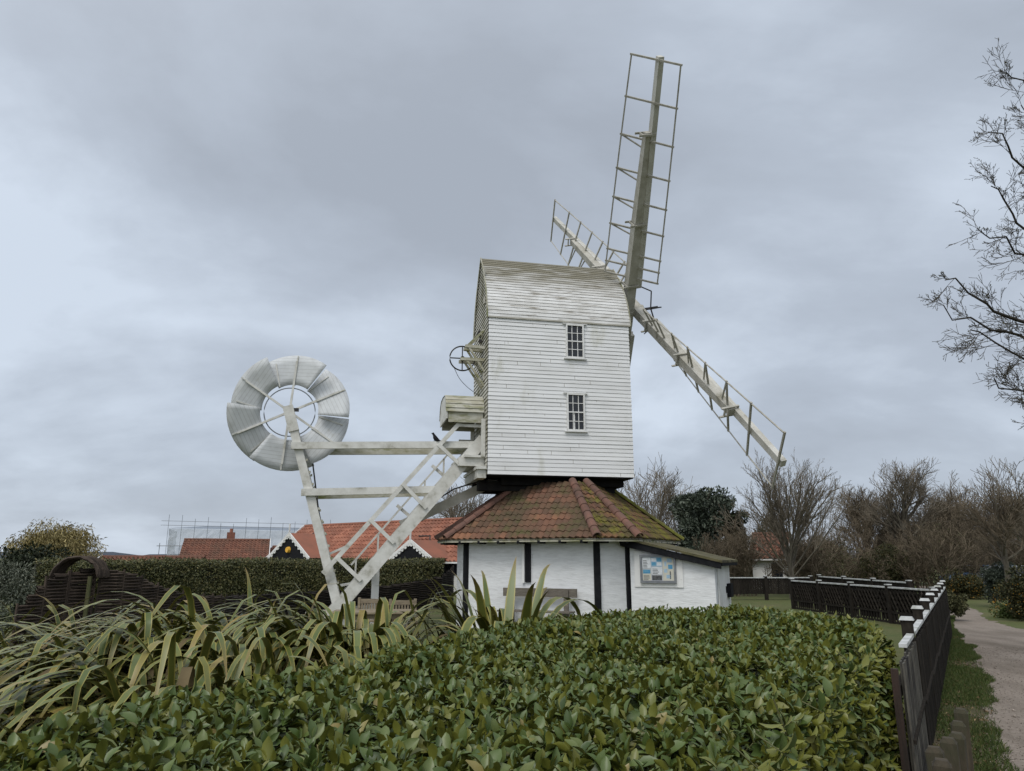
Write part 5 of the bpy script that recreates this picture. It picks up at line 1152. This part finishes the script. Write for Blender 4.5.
# leafy crowns built from clumps of leaves
def leafy(name, label, cat, loc, H_, W_, leaf, count, seed, clumps=26, lsz=(.08, .16), low=.05, trunk=True, hang=0.0, wl_=.5, group=None):
    rg = np.random.default_rng(seed); root = thing(name, label, cat, loc, 0, group)
    if trunk:
        b = MB(); b.tube([(0, 0, -.1), (.05, 0, H_ * .4), (0, .05, H_ * .75)], [.16, .12, .05], 7)
        for k in range(6): a = k * 1.05; b.tube([(.03, 0, H_ * (.2 + .07 * k)), (math.cos(a) * W_ * .3, math.sin(a) * W_ * .3, H_ * (.4 + .08 * k))], [.06, .02], 5)
        b.build('trunk', BARK, root, True)
    c = rg.normal(0, 1, (clumps, 3)); c /= np.linalg.norm(c, axis=1)[:, None]; c *= rg.uniform(.35, .95, clumps)[:, None]; cc = c * (W_ * .42, W_ * .42, H_ * (1 - low) * .42) + (0, 0, H_ * (low + (1 - low) * .5))
    rr = rg.uniform(.13, .26, clumps) * W_; k = rg.integers(0, clumps, count); q = rg.normal(0, 1, (count, 3)); q /= np.linalg.norm(q, axis=1)[:, None]; q *= (rg.random(count) ** .33)[:, None]
    pos = cc[k] + q * rr[k][:, None] * (1, 1, .8); pos[:, 2] = np.maximum(pos[:, 2] - hang * rg.random(count) ** 2, .03); ex_ = q + rg.normal(0, .6, (count, 3)) - (0, 0, hang * 2.2); ez_ = q * .5 + (0, 0, .6) + rg.normal(0, .5, (count, 3)); Ls = rg.uniform(*lsz, count)
    V, Fa = scatter(LS_, LSF, pos, ex_, ez_, Ls, Ls * wl_); big_mesh('crown' if trunk else 'foliage', V, Fa, leaf, root); return root
leafy('evergreen_tree', 'rounded dark grey-green evergreen right of the windmill', 'tree', (gx_(702, 40), 40, 0), 6.9, 3.4, EVERDARK, 18000, 31, 30, (.12, .24))
leafy('evergreen_tree', 'narrow dark brownish evergreen right beside the rounded one', 'tree', (gx_(731, 43), 43, 0), 6.5, 2.2, CONIFERL, 8000, 32, 22, (.12, .22))
leafy('conifer_tree', 'dark spreading conifer behind the silver shrub at left', 'tree', (gx_(30, 26), 26, 0), 2.15, 3.0, CONIFERL, 12000, 33, 26, (.10, .18))
leafy('willow_tree', 'yellow weeping willow rising behind the woven arch', 'tree', (gx_(52, 46), 46, 0), 3.9, 5.4, WILLOWL, 22000, 34, 44, (.14, .34), .2, hang=.6, wl_=.07)
leafy('silver_shrub', 'silvery grey-green shrub at the left edge beside the willow gateway', 'shrub', (gx_(-4, 16.5), 16.5, 0), 2.0, 2.0, SILVERL, 9000, 35, 26, (.06, .12), .0, False, wl_=.28)
# gorse
def gorse(loc, H_, W_, seed, label, fl):
    r_ = leafy('gorse_bush', label, 'shrub', loc, H_, W_, GORSEL, 5000, seed, 18, (.07, .13), 0, False, group='flowering gorse by the path'); rg = np.random.default_rng(seed + 5)
    c = rg.normal(0, 1, (fl, 3)); c /= np.linalg.norm(c, axis=1)[:, None]; c[:, 2] = np.abs(c[:, 2]) * .9 + .05; cl_ = np.sin(c * 7 + seed).sum(1); c = c[cl_ > -.2]; n = len(c); pos = c * (W_ * .5, W_ * .5, H_ * .85) + rg.normal(0, .08, (n, 3)); pos[:, 2] = np.maximum(pos[:, 2], .1); Ls = rg.uniform(.03, .06, n)
    V, Fa = scatter(LS_, LSF, pos, rg.normal(0, 1, (n, 3)), rg.normal(0, 1, (n, 3)), Ls, Ls * .7); big_mesh('flowers', V, Fa, GORSEF, r_)
gorse((gx_(964, 34), 34, 0), 1.2, 1.9, 41, 'orange-flowered gorse bush left of the parked cars', 900)
gorse((gx_(983, 37), 37, 0), 1.2, 1.5, 42, 'orange-flowered gorse bush just below the blue car', 600)
gorse((gx_(1020, 22.5), 22.5, 0), 1.55, 1.7, 43, 'yellow-flowered gorse bush at the right edge by the path', 650)
leafy('dark_shrub', 'small dark evergreen shrub beside the path bend', 'shrub', (gx_(999, 28), 28, 0), 1.75, 1.5, EVERDARK, 6500, 44, 16, (.06, .12), 0, False)
leafy('dark_shrub', 'low green shrub on the grass at the path edge', 'shrub', (gx_(1005, 23.6), 23.6, 0), .35, 1.3, GRASSBL, 3000, 45, 14, (.05, .1), 0, False)
leafy('dark_shrub', 'straggly brown-green shrub against the far end of path fence', 'shrub', (gx_(946, 22.5), 22.5, 0), 1.0, .8, OLIVEL, 3500, 46, 16, (.05, .1), 0, False)
# two seats on the far grass and parked cars beyond
pb_ = thing('picnic_bench', 'small dark bench on the far grass bank below the cars', 'bench', (gx_(991, 35), 34.2, 0), R(10))
b = MB(); b.box((-.75, -.18, .44), (.75, .18, .49)); b.build('seat', DARKTIMBER, pb_)
for sx in (-.6, .6): b = MB(); b.box((sx - .05, -.15, 0), (sx + .05, .15, .439)); b.build('leg', DARKTIMBER, pb_)
b = MB(); b.box((-.75, .14, .491), (.75, .18, .85)); b.build('backrest', DARKTIMBER, pb_)
def car(loc, rz, paint, label):
    t = thing('parked_car', label, 'car', loc, rz, 'cars parked beyond the gorse'); b = MB()
    side = [(-2.1, .35), (2.1, .35), (2.15, .75), (1.95, .92), (1.1, 1.0), (.45, 1.42), (-1.2, 1.45), (-1.95, 1.02), (-2.15, .9)]
    n = len(side); vs = [(x, -.85 if z < 1.01 else -.68, z) for x, z in side] + [(x, .85 if z < 1.01 else .68, z) for x, z in side]
    b.add(vs, [tuple(range(n))[::-1], tuple(range(n, 2 * n))] + [(i, (i + 1) % n, n + (i + 1) % n, n + i) for i in range(n)]); b.build('body', paint, t, fixn=True)
    b = MB()
    for sg in (-1, 1): b.prism([(-1.6, sg * .80, 1.04), (.95, sg * .80, 1.04), (.42, sg * .71, 1.36), (-1.1, sg * .71, 1.38)], (0, sg * .03, 0))
    b.add([(1.06, -.74, 1.05), (1.06, .74, 1.05), (.50, .64, 1.41), (.50, -.64, 1.41)], [(0, 1, 2, 3)]); b.build('window', GLASS, t, fixn=True)
    for x in (-1.3, 1.3):
        for y in (-.86, .72):
            b = MB(); b.tube([(x, y, .32), (x, y + .14, .32)], .32, 14, cap=True); wh = b.build('wheel', BLACK, t); b = MB(); b.tube([(x, y - .01 if y < 0 else y + .1, .32), (x, (y - .01 if y < 0 else y + .1) + .05, .32)], .2, 12, cap=True); b.build('rim', GREYMETAL, wh)
    return t
car((gx_(985, 40), 40.2, 0), R(190), mat('blue_car_paint', (.10, .16, .26), (.12, .18, .28), 2, .25, spec=.6), 'blue-grey car parked behind the orange gorse')
car((gx_(1005, 36.5), 37.0, 0), R(150), mat('silver_car_paint', (.32, .35, .40), (.36, .39, .44), 2, .25, spec=.6), 'silver car parked behind the dark shrub at right')

# ------------------------------------------------------------------ overhanging tree, trunk outside the frame on the right
ot = thing('overhanging_tree', 'bare tree reaching budding branches in from the upper right', 'tree', (12.4, 12.5, 0))
rg = np.random.default_rng(91); tb_, cb = MB(), MB(); tr = [(0, 0, -.1), (.1, .1, 3), (-.1, .2, 6), (-.3, .2, 9.5), (-.4, .1, 12.5)]; tb_.tube(spline(tr, 5), np.linspace(.30, .09, 21), 10)
buds = []
def limb(px, py, Y, z0, r0, seed, sag=.25):
    tip = at(px + 16, py, Y=Y) - np.array([12.4, 12.5, 0]); rg = np.random.default_rng(seed); p0 = np.array([-.1, .15, z0]); L_ = np.linalg.norm(tip - p0); mid = p0 + (tip - p0) * .5 + np.array([0, rg.normal(0, .2), -sag]); ln = spline([p0, mid, tip], 8); ln[1:-1] += rg.normal(0, .055, (len(ln) - 2, 3)); rd = np.linspace(r0 * 1.15, .009, len(ln)); tb_.tube(ln, rd, 6)
    for k in range(22):
        t = .22 + .78 * rg.random() ** .8; q = t * (len(ln) - 1); i = min(int(q), len(ln) - 2); p = ln[i] + (ln[i + 1] - ln[i]) * (q - i); d = ln[i + 1] - ln[i]; d /= np.linalg.norm(d); ax_ = rg.normal(0, 1, 3) * (1, .8, 1.2) + (0, 0, .25); ax_ -= d * (ax_ @ d); ax_ /= np.linalg.norm(ax_); an_ = rg.uniform(.5, .95)
        for lv, pts, rr in grow(rg, p, d * math.cos(an_) + ax_ * math.sin(an_), (.95 - .55 * t) * rg.choice([.35, .6, .9, 1.35]), .012 * (1.25 - t), 3, (5, 4), (.6, .75), up=.07, wander=.10, minr=.0038, shrink=.55, first=.15):
            cb.tube(pts, rr, 4 if lv == 0 else 3)
            if lv > 0: buds.append(pts[-1]); buds.append(pts[-2])
for j, a_ in enumerate([(990, 72, 11.5, 8.3, .05), (972, 132, 11, 7.6, .05), (975, 186, 12, 6.8, .05), (965, 232, 11.2, 6.2, .045), (929, 280, 11, 5.4, .06), (928, 306, 11.6, 4.9, .05), (955, 330, 10.6, 4.5, .04), (978, 378, 11.2, 3.8, .045), (1010, 398, 11.4, 3.4, .04), (1005, 105, 12.5, 8.0, .045), (1000, 250, 12.4, 5.8, .05)]): limb(*a_, seed=200 + j)
tb_.build('trunk', mat('dark_bark', (.035, .031, .026), (.05, .044, .036), 8, .9), ot, True); cb.build('crown', TWIGDARK, ot)
bp = np.array(buds); n = len(bp); Ls = RNG.uniform(.010, .022, n); V, Fa = scatter(LS_, LSF, bp, RNG.normal(0, 1, (n, 3)) + (0, 0, .5), RNG.normal(0, 1, (n, 3)), Ls, Ls * .55); big_mesh('buds', V, Fa, BUD, ot)

# ------------------------------------------------------------------ verge grass
rg = np.random.default_rng(15); cnt = 60000; Yg = rg.uniform(5.5, 24, cnt); u = rg.random(cnt); lx = np.interp(Yg, pl_[:, 1], pl_[:, 0]); fxx = fx(Yg) + .05; xg = fxx + (lx + .12 - fxx) * u
keep = (np.sin(xg * 3.1 + Yg * 1.3) + np.sin(xg * 1.3 - Yg * 2.3) + rg.normal(0, .8, cnt)) > -.75 + .75 * (Yg < 9.0); xg, Yg = xg[keep], Yg[keep]; n = len(xg)
pos = np.stack([xg, Yg, np.zeros(n)], 1); ex_ = rg.normal(0, .55, (n, 3)) + (0, 0, 1); Ls = rg.uniform(.03, .085, n); BT, BF = leaf_template(3, .1, .35)
V, Fa = scatter(BT, BF, pos, ex_, rg.normal(0, 1, (n, 3)) * (1, 1, .1), Ls, np.full(n, .007)); o = big_mesh('verge_grass', V, Fa, GRASSBL); tag(o, 'rough green grass on the verge between fence and path', 'grass', None, 'stuff')
vg = MB(); L0 = [p for p in pl_ if 5 < p[1] < 26]
vv = [(fx(p[1]) + .02, p[1], .0035) for p in L0] + [(p[0] + .02, p[1], .0035) for p in L0]; n = len(L0); vg.add(vv, [(i, n + i, n + i + 1, i + 1) for i in range(n - 1)])
VERGE = mat('verge_earth', (.060, .062, .024), (.105, .082, .052), 1.6, .95, (1, 1, 1), .42, .58, .6, 40, c3=(.14, .112, .082), s3=1.1, t3=(.50, .62))
tag(vg.build('verge', VERGE), kind='structure')
rg = np.random.default_rng(19); cnt = 6000; Yq = rg.uniform(5.2, 16, cnt); xa = np.interp(Yq, pl_[:, 1], pl_[:, 0]); xb = np.interp(Yq, pr_[:, 1], pr_[:, 0]); xq = xa - .05 + (xb - xa + .3) * rg.random(cnt) ** 1.3
OV = np.array([(1, 0, 0), (-1, 0, 0), (0, 1, 0), (0, -1, 0), (0, 0, .7), (0, 0, -.7)], float); OF = np.array([(0, 2, 4), (2, 1, 4), (1, 3, 4), (3, 0, 4), (2, 0, 5), (1, 2, 5), (3, 1, 5), (0, 3, 5)])
sz = rg.uniform(.005, .013, cnt) * (1 + (rg.random(cnt) > .985) * 1.2); V = np.stack([xq, Yq, sz * .35 + .004], 1)[:, None] + OV[None] * sz[:, None, None] * rg.uniform(.6, 1.3, (cnt, 6, 1)); Fa = (OF[None] + (np.arange(cnt) * 6)[:, None, None]).reshape(-1, 3)
o = big_mesh('gravel', V.reshape(-1, 3), Fa, mat('loose_stone', (.16, .135, .112), (.28, .24, .205), 30, .9, island=.35)); tag(o, 'loose pinkish gravel stones on the path', 'gravel', None, 'stuff')
rg = np.random.default_rng(29); cnt = 1000; Yq = rg.uniform(5.3, 18, cnt); xa = fx(Yq) + .1; xb = np.interp(Yq, pl_[:, 1], pl_[:, 0]) + .05; xq = xa + (xb - xa) * rg.random(cnt)
pos = np.stack([xq, Yq, rg.uniform(.012, .03, cnt)], 1); Ls = rg.uniform(.02, .06, cnt); V, Fa = scatter(LS_, LSF, pos, rg.normal(0, 1, (cnt, 3)) * (1, 1, .25), rg.normal(0, .35, (cnt, 3)) + (0, 0, 1), Ls, Ls * .55)
o = big_mesh('leaf_litter', V, Fa, leafmat('dead_leaf', [(0, (.07, .045, .025)), (1, (.26, .19, .11)), (.5, (.14, .095, .05))], .8, .2)); tag(o, 'brown dead leaves scattered along the verge', 'leaf litter', None, 'stuff')
print('objects', len(bpy.data.objects))
